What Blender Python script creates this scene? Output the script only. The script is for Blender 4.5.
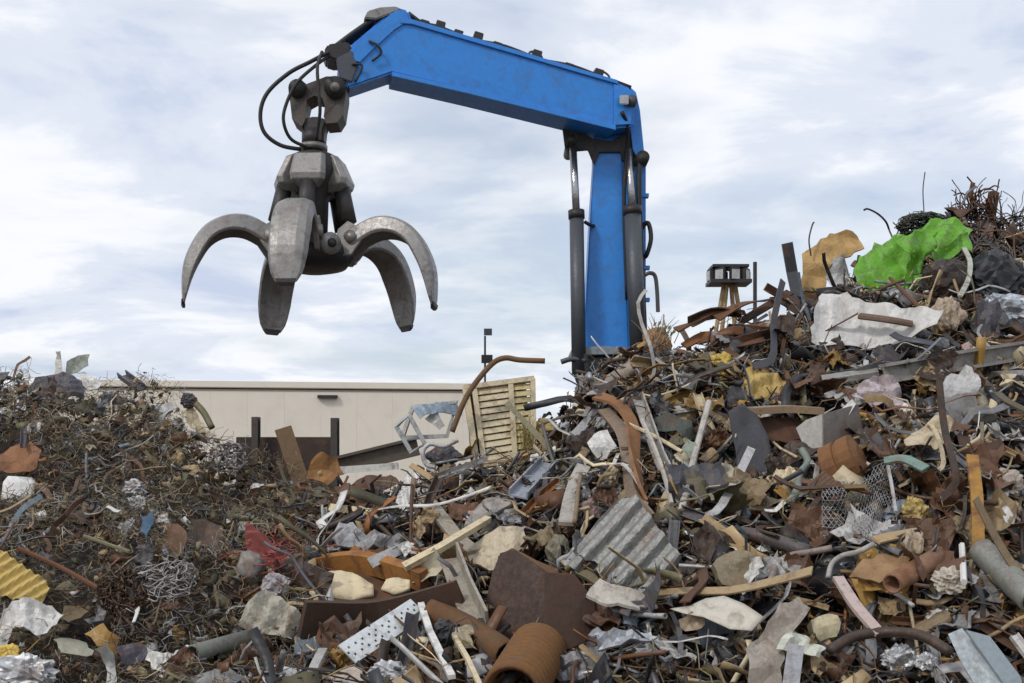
import bpy, bmesh, math, random
import numpy as np
from mathutils import Vector, Matrix

# ------------------------------------------------------------------ camera, sky, sun, exposure
for o in list(bpy.data.objects): bpy.data.objects.remove(o)
SC = bpy.context.scene
COL = SC.collection
F, CX, HY, ZC = 1280.0, 512.0, 470.0, 2.0           # focal length in pixels, image centre, horizon row, eye height
cam = bpy.data.cameras.new('camera'); cam.sensor_width = 36.0; cam.lens = 45.0
cam.shift_y = (HY - 341.5) / 1024.0; cam.clip_start = 0.1; cam.clip_end = 4000
cam_o = bpy.data.objects.new('camera', cam); COL.objects.link(cam_o)
cam_o.location = (0, 0, ZC); cam_o.rotation_euler = (math.radians(90), 0, 0); SC.camera = cam_o

SUN = Vector((-0.62, -0.62, 0.80)).normalized()
world = bpy.data.worlds.new('World'); SC.world = world; world.use_nodes = True
nt = world.node_tree; nt.nodes.clear()
def wn(t): return nt.nodes.new(t)
out = wn('ShaderNodeOutputWorld'); bg = wn('ShaderNodeBackground')
sky = wn('ShaderNodeTexSky'); sky.sky_type = 'NISHITA'; sky.sun_disc = False
sky.sun_elevation = math.asin(SUN.z); sky.sun_rotation = math.atan2(SUN.x, SUN.y)
sky.air_density = 1.0; sky.dust_density = 1.5; sky.ozone_density = 1.5
tc = wn('ShaderNodeTexCoord'); sep = wn('ShaderNodeSeparateXYZ'); nt.links.new(tc.outputs['Generated'], sep.inputs[0])
def wmath(op, a, b=None):
    m = wn('ShaderNodeMath'); m.operation = op
    for i, v in enumerate((a, b)):
        if v is None: continue
        if isinstance(v, (int, float)): m.inputs[i].default_value = v
        else: nt.links.new(v, m.inputs[i])
    return m.outputs[0]
den = wmath('ADD', wmath('MAXIMUM', sep.outputs[2], 0.0), 0.16)
cmb = wn('ShaderNodeCombineXYZ')
nt.links.new(wmath('MULTIPLY', wmath('DIVIDE', sep.outputs[0], den), 0.9), cmb.inputs[0])
nt.links.new(wmath('MULTIPLY', wmath('DIVIDE', sep.outputs[1], den), 1.0), cmb.inputs[1])
def wnoise(scale, detail, rough, off, dist=0.0):
    mp = wn('ShaderNodeMapping'); mp.inputs['Location'].default_value = off
    nt.links.new(cmb.outputs[0], mp.inputs['Vector'])
    n = wn('ShaderNodeTexNoise'); n.inputs['Scale'].default_value = scale; n.inputs['Detail'].default_value = detail
    n.inputs['Roughness'].default_value = rough; n.inputs['Distortion'].default_value = dist
    nt.links.new(mp.outputs[0], n.inputs['Vector']); return n.outputs['Fac']
def wramp(fac, stops):
    r = wn('ShaderNodeValToRGB'); e = r.color_ramp.elements
    while len(e) < len(stops): e.new(0.5)
    for k, (p, c) in enumerate(stops): e[k].position = p; e[k].color = (*c, 1)
    r.color_ramp.interpolation = 'EASE'; nt.links.new(fac, r.inputs[0]); return r.outputs[0]
def wmix(fac, a, b):
    m = wn('ShaderNodeMix'); m.data_type = 'RGBA'
    if isinstance(fac, float): m.inputs[0].default_value = fac
    else: nt.links.new(fac, m.inputs[0])
    nt.links.new(a, m.inputs[6]); nt.links.new(b, m.inputs[7]); return m.outputs[2]
sv = wn('ShaderNodeVectorMath'); sv.operation = 'SCALE'; sv.inputs['Scale'].default_value = 0.11
nt.links.new(sky.outputs[0], sv.inputs[0])
cloud = wramp(wnoise(1.7, 7, 0.58, (3.1, 1.7, 0), 0.35),
              [(0.32, (0.55, 0.62, 0.78)), (0.45, (0.71, 0.76, 0.86)), (0.56, (0.90, 0.915, 0.955)), (0.8, (0.74, 0.77, 0.85))])
cover = wramp(wnoise(0.9, 5, 0.55, (9.3, 4.2, 0), 0.2), [(0.33, (0.55,)*3), (0.55, (0.98,)*3)])
nt.links.new(wmix(cover, sv.outputs[0], cloud), bg.inputs['Color'])
bg.inputs['Strength'].default_value = 1.0
nt.links.new(bg.outputs[0], out.inputs['Surface'])

sl = bpy.data.lights.new('sun', 'SUN'); sl.energy = 1.5; sl.angle = math.radians(10); sl.color = (1.0, 0.95, 0.88)
so = bpy.data.objects.new('sun', sl); COL.objects.link(so)
so.rotation_euler = SUN.to_track_quat('Z', 'Y').to_euler(); so.location = (-8, -8, 20)
SC.view_settings.view_transform = 'Standard'; SC.view_settings.look = 'None'
SC.view_settings.exposure = 0.12; SC.view_settings.gamma = 1.0; SC.view_settings.use_curve_mapping = False
SC.render.engine = 'CYCLES'

# ------------------------------------------------------------------ materials
def srgb(h):
    v = [int(h[i:i+2], 16) / 255 for i in (0, 2, 4)]
    return tuple(x / 12.92 if x <= .04045 else ((x + .055) / 1.055) ** 2.4 for x in v)
MATS = {}
def scrap_mat(name, src, rough=(0.45, 0.85), rust=0.5, scale=5.0, bump=0.35, wear=0.5, metallic=None, rustcol=(0.088, 0.042, 0.021), trans=0.0):
    m = bpy.data.materials.new(name); m.use_nodes = True; t = m.node_tree; N = t.nodes; L = t.links
    b = N['Principled BSDF']
    tcn = N.new('ShaderNodeTexCoord'); oi = N.new('ShaderNodeObjectInfo')
    vm = N.new('ShaderNodeVectorMath'); vm.operation = 'ADD'
    sc = N.new('ShaderNodeMath'); sc.operation = 'MULTIPLY'; sc.inputs[1].default_value = 37.0
    L.new(oi.outputs['Random'], sc.inputs[0]); L.new(tcn.outputs['Object'], vm.inputs[0]); L.new(sc.outputs[0], vm.inputs[1])
    def noise(s, d, r, dist=0):
        n = N.new('ShaderNodeTexNoise'); n.inputs['Scale'].default_value = s; n.inputs['Detail'].default_value = d
        n.inputs['Roughness'].default_value = r; n.inputs['Distortion'].default_value = dist
        L.new(vm.outputs[0], n.inputs['Vector']); return n.outputs['Fac']
    def ramp(f, p0, p1, c0=0.0, c1=1.0):
        r = N.new('ShaderNodeMapRange'); r.inputs[1].default_value = p0; r.inputs[2].default_value = p1
        r.inputs[3].default_value = c0; r.inputs[4].default_value = c1; L.new(f, r.inputs[0]); return r.outputs[0]
    def mix(f, a, bb, mode='MIX'):
        x = N.new('ShaderNodeMix'); x.data_type = 'RGBA'; x.blend_type = mode
        if isinstance(f, (int, float)): x.inputs[0].default_value = f
        else: L.new(f, x.inputs[0])
        for i, v in ((6, a), (7, bb)):
            if isinstance(v, tuple): x.inputs[i].default_value = (*v[:3], 1)
            else: L.new(v, x.inputs[i])
        return x.outputs[2]
    alpha = None
    if src == 'OBJ': base = oi.outputs['Color']; alpha = oi.outputs['Alpha']
    elif src == 'ATTR':
        at = N.new('ShaderNodeAttribute'); at.attribute_name = 'Col'; base = at.outputs['Color']; alpha = at.outputs['Alpha']
    else: base = src
    big = noise(scale, 7, 0.65, 0.4); fine = noise(scale * 7, 5, 0.7)
    c = mix(ramp(fine, 0.3, 0.75, 0.0, wear), base, (0.62, 0.6, 0.57), 'MULTIPLY')
    dirt = noise(scale * 1.9, 6, 0.7, 0.6)
    c = mix(ramp(dirt, 0.5, 0.72, 0, wear * 1.1), c, (0.075, 0.06, 0.048))
    rf = ramp(big, 0.62 - 0.2 * rust, 0.74 - 0.1 * rust, 0.0, min(1, rust * 1.2))
    c = mix(rf, c, mix(fine, rustcol, (rustcol[0] * 2.2, rustcol[1] * 1.9, rustcol[2] * 1.6)))
    L.new(c, b.inputs['Base Color'])
    L.new(ramp(fine, 0.25, 0.75, rough[0], rough[1]), b.inputs['Roughness'])
    if metallic is not None: b.inputs['Metallic'].default_value = metallic
    elif alpha is not None:
        mm = N.new('ShaderNodeMath'); mm.operation = 'MULTIPLY'; L.new(alpha, mm.inputs[0]); L.new(ramp(rf, 0, 1, 1, 0), mm.inputs[1])
        L.new(mm.outputs[0], b.inputs['Metallic'])
    if trans and 'Transmission Weight' in b.inputs: b.inputs['Subsurface Weight'].default_value = trans
    bp = N.new('ShaderNodeBump'); bp.inputs['Strength'].default_value = bump; bp.inputs['Distance'].default_value = 0.02
    L.new(mix(0.5, big, fine), bp.inputs['Height']); L.new(bp.outputs[0], b.inputs['Normal'])
    MATS[name] = m; return m
M_SCRAP = scrap_mat('scrap_metal', 'OBJ', rust=0.5, rough=(0.3, 0.8), wear=0.62, scale=6)
M_CLEAN = scrap_mat('worn_sheet', 'OBJ', rust=0.24, rough=(0.3, 0.7), wear=0.55, bump=0.3, scale=4)
M_RUST = scrap_mat('rusted_iron', 'OBJ', rust=0.8, rough=(0.7, 0.95), wear=0.4)
M_DRUST = scrap_mat('dark_rusted_iron', 'OBJ', rust=0.7, rough=(0.55, 0.9), wear=0.4, rustcol=(0.045, 0.019, 0.010))
M_CLOTH = scrap_mat('cloth', 'OBJ', rust=0.0, rough=(0.7, 0.9), wear=0.45, bump=0.25, scale=4)
M_TARP = scrap_mat('plastic_tarpaulin', 'OBJ', rust=0.0, rough=(0.35, 0.6), wear=0.8, bump=0.6, scale=5)  # strong wear tone serves for dirt and for the darkness of creases
M_WOOD = scrap_mat('weathered_wood', 'OBJ', rust=0.1, rough=(0.75, 0.95), wear=0.5, scale=9)
M_STUFF = scrap_mat('shredded_scrap', 'ATTR', rust=0.3, rough=(0.3, 0.8), scale=3.0, bump=0.3)
M_BLUE = scrap_mat('blue_paint', (0.026, 0.245, 0.74), rust=0.13, wear=0.34, rough=(0.28, 0.55), bump=0.05, scale=3.0, metallic=0.0, rustcol=(0.035, 0.09, 0.19))
M_STEEL = scrap_mat('worn_steel', (0.30, 0.29, 0.28), rust=0.42, wear=0.65, rough=(0.28, 0.6), metallic=0.45, scale=4, rustcol=(0.10, 0.06, 0.04))
M_DARK = scrap_mat('dark_greased_steel', (0.035, 0.034, 0.036), rust=0.25, wear=0.3, rough=(0.35, 0.7), metallic=0.3)
M_YOKE = scrap_mat('grimy_steel', (0.085, 0.075, 0.068), rust=0.4, wear=0.5, rough=(0.4, 0.75), metallic=0.3, rustcol=(0.07, 0.04, 0.028))
M_CYL = scrap_mat('cylinder_grey', (0.075, 0.085, 0.10), rust=0.12, wear=0.3, rough=(0.35, 0.6), metallic=0.2)
M_BASE = scrap_mat('pale_base_paint', (0.24, 0.29, 0.34), rust=0.3, wear=0.5, metallic=0.1)
M_ROD = scrap_mat('chrome_rod', (0.4, 0.4, 0.41), rust=0.05, wear=0.2, rough=(0.15, 0.3), metallic=0.9)
M_HOSE = scrap_mat('rubber_hose', (0.016, 0.016, 0.018), rust=0.0, wear=0.2, rough=(0.45, 0.7), metallic=0.0)
M_WALL = scrap_mat('painted_cladding', (0.74, 0.68, 0.585), rust=0.0, wear=0.12, rough=(0.6, 0.8), metallic=0.0, scale=0.25, bump=0.05)
M_TRIM = scrap_mat('roof_trim', (0.46, 0.41, 0.35), rust=0.0, wear=0.2, metallic=0.0, scale=0.6)
M_GROUND = scrap_mat('yard_dirt', (0.13, 0.105, 0.08), rust=0.2, wear=0.6, rough=(0.8, 0.95), metallic=0.0, scale=0.6)
M_MOUND = scrap_mat('packed_scrap', (0.035, 0.027, 0.021), rust=0.4, wear=0.7, rough=(0.75, 0.95), metallic=0.0, scale=4, bump=0.8, rustcol=(0.06, 0.03, 0.015))  # near-black tone also stands in for shadow in the gaps between pieces

# ------------------------------------------------------------------ basic tools
RNG = np.random.default_rng(7); random.seed(7)
def P(px, py, Y): return np.array([(px - CX) / F * Y, Y, ZC + (HY - py) / F * Y])
def pix(v): return CX + F * v[0] / v[1], HY - (v[2] - ZC) * F / v[1]
def obj(name, V, Fc, mat, parent=None, smooth=False, color=None):
    me = bpy.data.meshes.new(name); me.from_pydata([tuple(map(float, v)) for v in V], [], [tuple(int(i) for i in f) for f in Fc]); me.update()
    bm = bmesh.new(); bm.from_mesh(me); bmesh.ops.recalc_face_normals(bm, faces=bm.faces); bm.to_mesh(me); bm.free()
    return wrap(name, me, mat, parent, smooth, color)
def wrap(name, me, mat, parent=None, smooth=False, color=None):
    if mat: me.materials.append(mat)
    if smooth: me.polygons.foreach_set('use_smooth', [True] * len(me.polygons))
    o = bpy.data.objects.new(name, me); COL.objects.link(o)
    if parent: o.parent = parent
    if color is not None: o.color = (*color[:3], color[3] if len(color) > 3 else 0.0)
    return o
def recenter(o):
    """move the object's origin to the middle of its base"""
    me = o.data; n = len(me.vertices); a = np.empty(n * 3, 'f'); me.vertices.foreach_get('co', a); a = a.reshape(-1, 3)
    c = np.array([(a[:, 0].min() + a[:, 0].max()) / 2, (a[:, 1].min() + a[:, 1].max()) / 2, a[:, 2].min()])
    me.vertices.foreach_set('co', (a - c).ravel()); me.update(); o.location = tuple(map(float, c)); return o
def empty(name, loc):
    o = bpy.data.objects.new(name, None); COL.objects.link(o); o.location = tuple(map(float, loc)); o.empty_display_size = 0.2; return o
def adopt(root, parts):
    for p in parts:
        p.parent = root; p.matrix_parent_inverse = Matrix.Translation(-Vector(root.location))
def tag(o, label=None, cat=None, group=None, kind=None):
    if label: o['label'] = label
    if cat: o['category'] = cat
    if group: o['group'] = group
    if kind: o['kind'] = kind
    return o
def circ(r, n=10, ry=None): return [(r * math.cos(2*math.pi*k/n), (ry or r) * math.sin(2*math.pi*k/n)) for k in range(n)]
def rect(w, t): return [(-w/2, -t/2), (w/2, -t/2), (w/2, t/2), (-w/2, t/2)]
def ell(w, t): return [(-w/2, -w/2), (w/2, -w/2), (w/2, -w/2+t), (-w/2+t, -w/2+t), (-w/2+t, w/2), (-w/2, w/2)]
def chan(w, h, t): return [(-w/2, -h/2), (w/2, -h/2), (w/2, h/2), (w/2-t, h/2), (w/2-t, -h/2+t), (-w/2+t, -h/2+t), (-w/2+t, h/2), (-w/2, h/2)]
def ibeam(w, h, t): return [(-w/2,-h/2),(w/2,-h/2),(w/2,-h/2+t),(t/2,-h/2+t),(t/2,h/2-t),(w/2,h/2-t),(w/2,h/2),(-w/2,h/2),(-w/2,h/2-t),(-t/2,h/2-t),(-t/2,-h/2+t),(-w/2,-h/2+t)]
def catmull(pts, n=6):
    p = [np.array(q, float) for q in pts]
    if len(p) < 3: return p
    p = [2*p[0]-p[1]] + p + [2*p[-1]-p[-2]]; o = []
    for i in range(1, len(p)-2):
        for k in range(n):
            t = k / n
            o.append(0.5*((2*p[i]) + (-p[i-1]+p[i+1])*t + (2*p[i-1]-5*p[i]+4*p[i+1]-p[i+2])*t*t + (-p[i-1]+3*p[i]-3*p[i+1]+p[i+2])*t**3))
    o.append(p[-2]); return o
def nrm(v): return v / (np.linalg.norm(v) + 1e-9)
def sweep(path, prof, up=(0, 0, 1), twist=0.0, scale=None, bore=0.0):
    path = [np.array(q, float) for q in path]; n = len(path); k = len(prof); V = []; Fc = []
    u = np.array(up, float)
    for i, p in enumerate(path):
        t = nrm(path[min(i+1, n-1)] - path[max(i-1, 0)])
        s = np.cross(t, u)
        if np.linalg.norm(s) < 1e-3: s = np.cross(t, np.array([0.3, 1, 0.1]))
        s = nrm(s); u = nrm(np.cross(s, t))
        a = twist * i / max(n-1, 1); ca, sa = math.cos(a), math.sin(a); sf = scale[i] if scale is not None else 1.0
        for (x, y) in prof: V.append(p + s * (x*ca - y*sa) * sf + u * (x*sa + y*ca) * sf)
    for i in range(n-1):
        for j in range(k): Fc.append((i*k+j, i*k+(j+1) % k, (i+1)*k+(j+1) % k, (i+1)*k+j))
    if bore > 0:        # open pipe: an inner wall and two ring ends
        o0 = len(V)
        for i in range(n):
            c = path[i]
            for j in range(k): V.append(c + (V[i*k+j] - c) * bore)
        for i in range(n-1):
            for j in range(k): Fc.append((o0+i*k+(j+1) % k, o0+i*k+j, o0+(i+1)*k+j, o0+(i+1)*k+(j+1) % k))
        for i in (0, n-1):
            for j in range(k): Fc.append((i*k+j, i*k+(j+1) % k, o0+i*k+(j+1) % k, o0+i*k+j))
    else:
        Fc.append(tuple(range(k))[::-1]); Fc.append(tuple(range((n-1)*k, n*k)))
    return V, Fc
def merge(parts):
    V = []; Fc = []
    for v, f in parts:
        o = len(V); V += list(v); Fc += [tuple(i + o for i in q) for q in f]
    return V, Fc
def boxvf(c, ax, ay, az):
    c, ax, ay, az = (np.array(q, float) for q in (c, ax, ay, az))
    V = [c + sx*ax + sy*ay + sz*az for sx in (-1, 1) for sy in (-1, 1) for sz in (-1, 1)]
    return V, [(0,1,3,2),(4,6,7,5),(0,4,5,1),(2,3,7,6),(0,2,6,4),(1,5,7,3)]
def bevel(o, w, seg=2):
    bm = bmesh.new(); bm.from_mesh(o.data)
    es = [e for e in bm.edges if len(e.link_faces) == 2 and e.calc_face_angle(0) > 0.5]
    bmesh.ops.bevel(bm, geom=es, offset=w, segments=seg, affect='EDGES', clamp_overlap=True)
    bm.to_mesh(o.data); bm.free(); return o
_nd = RNG.normal(size=(24, 3)); _np = RNG.uniform(0, 6.28, 24)
def wobble(p, f, seed=0):
    """smooth noise of points (n,3), about -1..1"""
    p = np.asarray(p); r = np.zeros(len(p))
    for k in range(5):
        q = (k + seed * 5) % 24; r += np.sin(p @ (_nd[q] * f * (1 + 0.6*k)) + _np[(q + seed) % 24]) / (1 + 0.6*k)
    return r / 2.2
def crease(p, f, seed=0):
    """sharp folds like dented sheet metal, about -1..1"""
    p = np.asarray(p); r = np.zeros(len(p))
    for k in range(4):
        q = (k * 3 + seed * 7) % 24; a = p @ (_nd[q] * f * (1 + 0.7*k)) + _np[(q + seed) % 24]
        r += (np.abs(((a / 3.14159) % 2) - 1) * 2 - 1) / (1 + 0.5*k)
    return r / 2.2

# ------------------------------------------------------------------ ground and the packed core of the heaps
g = obj('ground', [(-1500, -300, 0), (1500, -300, 0), (1500, 3000, 0), (-1500, 3000, 0)], [(0, 1, 2, 3)], M_GROUND)
tag(g, 'flat brown dirt yard under and behind the scrap heaps', 'ground', kind='structure')
CREST = np.array([(-560,660,12),(-430,520,12.5),(-250,400,13),(-100,385,13),(0,372,13),(60,373,13.2),(110,384,13.2),(150,400,13),(205,436,12.8),(240,463,12.6),
    (300,490,12.6),(345,494,12.6),(400,478,12.6),(430,462,12.6),(470,455,12.7),(530,437,12.8),(560,412,13),(578,384,13.1),(600,358,13.2),(650,341,13.5),(700,335,13.7),
    (770,312,14),(810,300,14.5),(850,270,14.6),(900,234,15),(960,219,15),(1024,240,15),(1150,270,15),(1300,330,14.5),(1450,450,14),(1600,640,13)], float)
YF = 7.0
def mound_z(X, Y):
    X = np.asarray(X, float); Y = np.asarray(Y, float)
    px = CX + F * X / np.maximum(Y, 1)
    cy = np.interp(px, CREST[:, 0], CREST[:, 1]); yc = np.interp(px, CREST[:, 0], CREST[:, 2])
    zc = np.maximum(ZC + (HY - cy) / F * yc, 0)
    s = np.clip((Y - YF) / (yc - YF), 0, 1)
    z = np.where(Y <= yc, zc * s ** 0.92, np.maximum(zc - (Y - yc) * 0.75, 0))
    p = np.stack([X.ravel(), Y.ravel(), np.zeros(X.size)], 1)
    b = (0.19 * wobble(p, 1.6, 1) + 0.12 * wobble(p, 4.0, 2)).reshape(X.shape)
    return np.maximum(z + b * np.clip(z * 1.5, 0, 1) - 0.02, -0.05)
def surf(px, py):
    """distance at which the view ray of a pixel meets the heap"""
    yc = float(np.interp(px, CREST[:, 0], CREST[:, 2])); Y = np.linspace(YF, yc, 220)
    q = HY - (mound_z((px - CX) / F * Y, Y) - ZC) * F / Y
    k = np.nonzero(q <= py)[0]
    return float(Y[k[0]]) if len(k) else yc
xs = np.arange(-16, 18.01, 0.12); ys = np.arange(5.5, 22.01, 0.12)
GX, GY = np.meshgrid(xs, ys); GZ = mound_z(GX, GY); GZ = GZ - 0.34*np.clip(GZ*1.5, 0, 1)
nx, ny = len(xs), len(ys)
idx = np.arange(nx * ny).reshape(ny, nx)
quads = np.stack([idx[:-1, :-1], idx[:-1, 1:], idx[1:, 1:], idx[1:, :-1]], -1).reshape(-1, 4)
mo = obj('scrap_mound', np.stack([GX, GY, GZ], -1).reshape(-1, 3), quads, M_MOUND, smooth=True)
tag(mo, 'dark packed core of the scrap heaps', 'mound', kind='structure')

# ------------------------------------------------------------------ warehouse behind the yard
LAND = []        # landmarks for describing loose pieces: (px, py, short name)
FOOT = []        # picture-plane footprints of placed things: (px, py, rx, ry)
def mark(px, py, rx, ry, lm=None):
    FOOT.append((px, py, rx, ry))
    if lm: LAND.append((px, py, lm))
YB = 60.0
wl, wr = P(60, 383, YB), P(498, 391, YB * 1.05)
bd = nrm(np.array([wr[0]-wl[0], wr[1]-wl[1], 0])); bn = np.array([bd[1], -bd[0], 0]); blen = np.linalg.norm((wr-wl)[:2]); bh = wl[2]
root = empty('warehouse', (*(wl + bd*blen/2 - bn*8)[:2], 0)); parts = []
npan = 12; pw = blen / npan
v, f = boxvf((wl + bd*blen/2 - bn*8.2) * np.array([1,1,0]) + np.array([0,0,bh/2-0.1]), bd*(blen/2-0.02), bn*8, np.array([0,0,bh/2-0.1]))
parts.append(obj('wall', v, f, M_WALL))
for k in range(npan):
    c = wl + bd*pw*(k+0.5) - bn*0.09
    v, f = boxvf((c[0], c[1], bh/2-0.15), bd*(pw/2-0.002), bn*0.08, (0,0,bh/2-0.16)); parts.append(obj('cladding_panel', v, f, M_WALL))
c = wl + bd*blen/2
v, f = boxvf((c[0]-bn[0]*8.1, c[1]-bn[1]*8.1, bh+0.02), bd*(blen/2+0.3), bn*8.22, (0,0,0.14)); parts.append(obj('roof', v, f, M_WALL))
v, f = boxvf((c[0]+bn[0]*0.05, c[1]+bn[1]*0.05, bh-0.11), bd*(blen/2+0.3), bn*0.05, (0,0,0.05)); parts.append(obj('gutter', v, f, M_TRIM))
vc = P(322, 394, YB); vc = wl + bd * ((vc[0]-wl[0]) / bd[0]) ; vz = (P(322, 394.5, YB))[2]
v, f = merge([boxvf((vc[0]+bn[0]*0.08, vc[1]+bn[1]*0.08, vz), bd*0.48, bn*0.1, (0,0,0.07)), boxvf((vc[0]+bn[0]*0.14, vc[1]+bn[1]*0.14, vz-0.03), bd*0.4, bn*0.1, (0,0,0.06))])
parts.append(obj('wall_vent', v, f, M_DARK))  # small dark vent below the roof edge, gives no light
adopt(root, parts); tag(root, 'long flat-roofed beige warehouse behind the scrap heaps', 'building')

# ------------------------------------------------------------------ blue knuckle crane
def YS(px): return 13.55 + (px - 340) / 300 * 0.55
pn = nrm(np.array([0.55, -1.0*300/F*13.8, 0]))        # front normal of the crane's working plane
def slab(name, poly, Yfun, depth, mat, bev=0.012, nback=None):
    """a plate or box with the given front outline, standing back by depth along the crane's own depth axis"""
    fr = [P(x, y, Yfun(x) if callable(Yfun) else Yfun) for x, y in poly]; n = nback if nback is not None else -pn
    bk = [q + n * depth for q in fr]; k = len(poly)
    Fc = [tuple(range(k)), tuple(range(2*k-1, k-1, -1))] + [(i, k+i, k+(i+1) % k, (i+1) % k) for i in range(k)]
    o = obj(name, fr + bk, Fc, mat)
    if bev: bevel(o, bev)
    return o
def tubo(name, pts, r, mat, sides=10, smooth=6, bore=0.0):
    path = catmull(pts, smooth) if smooth else pts
    v, f = sweep(path, circ(r, sides), bore=bore); return obj(name, v, f, mat, smooth=True)
base = P(612, 350, 14.35)
crane = empty('material_handler_crane', (base[0], base[1], 0)); cp = []
NB = np.array([0, 1.0, 0])
# stick
st = slab('stick', [(348,88),(337,68),(352,44),(391,11),(397,7),(408,10),(413,22),(470,39),(617,82),(631,88),(636,98),(634,126),(617,128),(560,114),(470,91),(392,73)], YS, 0.42, M_BLUE, 0.02)
cp.append(st)
sp = [slab('flange', [(400,18.5),(412,19),(618,80),(618,84),(412,24),(400,23)], lambda x: YS(x)-0.03, 0.48, M_BLUE, 0.004),
      slab('flange', [(392,71.5),(470,89),(616,125),(616,130),(470,94),(392,76)], lambda x: YS(x)-0.03, 0.48, M_BLUE, 0.004),
      slab('reinforcing_plate', [(391,13.5),(397,9.5),(406,12),(409,20),(394,30),(372,50),(360,62),(352,60),(356,46)], lambda x: YS(x)-0.022, 0.02, M_BLUE, 0.003),
      slab('end_plate', [(614,84),(629,89.5),(633,98),(631,124),(614,125)], lambda x: YS(x)-0.025, 0.022, M_BLUE, 0.003)]
cp += sp
# mast (lower boom)
ma = slab('boom', [(594,128),(622,128),(640,142),(646,160),(646,356),(582,356),(583,348),(591,205),(594,160)], 14.42, 0.42, M_BLUE, 0.02, NB); cp.append(ma)
cp.append(slab('boom_front_plate', [(595,152),(621,152),(623,205),(628,347),(584.5,347),(592,205)], 14.405, 0.02, M_BLUE, 0.003, NB))
cp.append(slab('knuckle_plate', [(562,125),(575,126),(592,138),(612,141),(632,128),(641,140),(646,156),(640,166),(622,160),(621,152),(600,152),(594,165),(588,150),(579,147),(576,151),(565,148)], 14.36, 0.05, M_DARK, 0.006, NB))
cp.append(slab('knuckle_plate', [(562,125),(575,126),(592,134),(632,126),(641,140),(646,156),(640,166),(594,165),(588,150),(576,151),(565,148)], 14.86, 0.04, M_DARK, 0.006, NB))
cp.append(slab('link_plate', [(627,84),(636,92),(640,110),(644,150),(647,158),(640,162),(633,150),(629,120)], 14.30, 0.05, M_BLUE, 0.006, NB))
cp.append(slab('base_plate', [(572,348),(600,346),(652,348),(652,354),(572,355)], 14.2, 0.9, M_BASE, 0.006, NB))
cp.append(slab('turntable', [(585,357),(644,357),(652,392),(577,392)], 14.3, 0.75, M_CYL, 0.02, NB))
lowz = P(612, 391, 14.6); cp.append(tubo('pedestal', [np.array([lowz[0], 14.7, -0.05]), np.array([lowz[0], 14.7, lowz[2]+0.05])], 0.42, M_CYL, 24, 0))
def pinz(px, py, Y, r, w, mat=M_STEEL):
    a = P(px, py, Y); cp.append(tubo('pin', [a, a + NB*w], r, mat, 16, 0))
pinz(643, 157, 14.26, 0.075, 0.7, M_DARK); pinz(632, 100, 14.0, 0.06, 0.6, M_CYL); pinz(571, 139, 14.2, 0.055, 0.75, M_DARK)
def cylinder(name, top, mid, bot, rb, rr):
    t, m, b = (P(*q) for q in (top, mid, bot)); d = nrm(t - m)
    br = tubo(name, [b, m], rb, M_CYL, 18, 0)
    rd = tubo('rod', [m - d*0.1, t], rr, M_ROD, 14, 0); gl = tubo('gland', [m - d*0.03, m + d*0.06], rb*1.16, M_DARK, 18, 0)
    for q in (rd, gl): q.parent = br
    cp.append(br); return br
cylinder('hydraulic_cylinder', (573,148,14.32), (576.5,216,14.25), (579,374,14.15), 0.08, 0.042)
cylinder('hydraulic_cylinder', (629,150,14.34), (632.5,212,14.26), (638,350,14.12), 0.092, 0.045)
cp.append(slab('cylinder_bracket', [(572,352),(588,354),(590,372),(584,383),(577,383),(573,370)], 14.1, 0.14, M_DARK, 0.01, NB))
cp.append(tubo('feed_pipe', [P(561,362,14.1), P(572,359,14.1), P(586,361,14.12)], 0.03, M_CYL))
cp.append(tubo('feed_pipe', [P(585,222,14.25), P(590,225,14.3), P(594,226,14.42)], 0.02, M_HOSE))
cp.append(tubo('hydraulic_hose', [P(641,228,14.4), P(648,223,14.36), P(651,238,14.33), P(647,254,14.35), P(643,258,14.42)], 0.026, M_HOSE))
cp.append(tubo('hydraulic_hose', [P(640,158,14.3), P(639,190,14.3), P(641,250,14.34), P(645,340,14.34)], 0.03, M_HOSE))
cp.append(tubo('hydraulic_hose', [P(622,112,14.0), P(627,125,14.1), P(627,150,14.28), P(624,200,14.33), P(627,300,14.36)], 0.022, M_HOSE))
for (x, y) in ((644, 196), (645, 268), (645, 300)):
    v, f = boxvf(P(x, y, 14.45), (0.05,0,0), (0,0.05,0), (0,0,0.02)); cp.append(obj('hose_clamp', v, f, M_BLUE))
# hoses along the top of the stick
def top(px, lift, side): 
    y = np.interp(px, [391, 408, 413, 617, 632], [10, 9, 20, 80, 88]); q = P(px, y - lift, YS(px)); return q - pn*side
for k, sd in enumerate((0.09, 0.19, 0.29)):
    cp.append(tubo('hydraulic_hose', [top(x, 2.2 + 1.4*math.sin(x*0.09 + k*2), sd) for x in range(409, 634, 14)], 0.024, M_HOSE, 8, 3))
for x, hgt in ((425, 3), (441, 6), (459, 3), (479, 6), (498, 2.5), (538, 5.5), (570, 2.5), (600, 5)):
    q = top(x, hgt/2 + 1, 0.2); v, f = boxvf(q, nrm(np.array([1,0.1,-0.28]))*0.05, -pn*0.17, (0.01,0,0.008*hgt)); cp.append(bevel(obj('hose_clamp', v, f, M_DARK), 0.006))
for x in (536, 604):
    cp.append(tubo('lifting_loop', [top(x-6, 1, 0.1), top(x-4, 6, 0.1), top(x+2, 7.5, 0.1), top(x+7, 5, 0.1), top(x+8, 1, 0.1)], 0.013, M_CYL, 8))
v, f = boxvf(P(624, 100, 13.98), (0.05,0,0), (0,0.02,0), (0,0,0.05)); cp.append(bevel(obj('work_lamp', v, f, M_ROD), 0.008))
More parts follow.
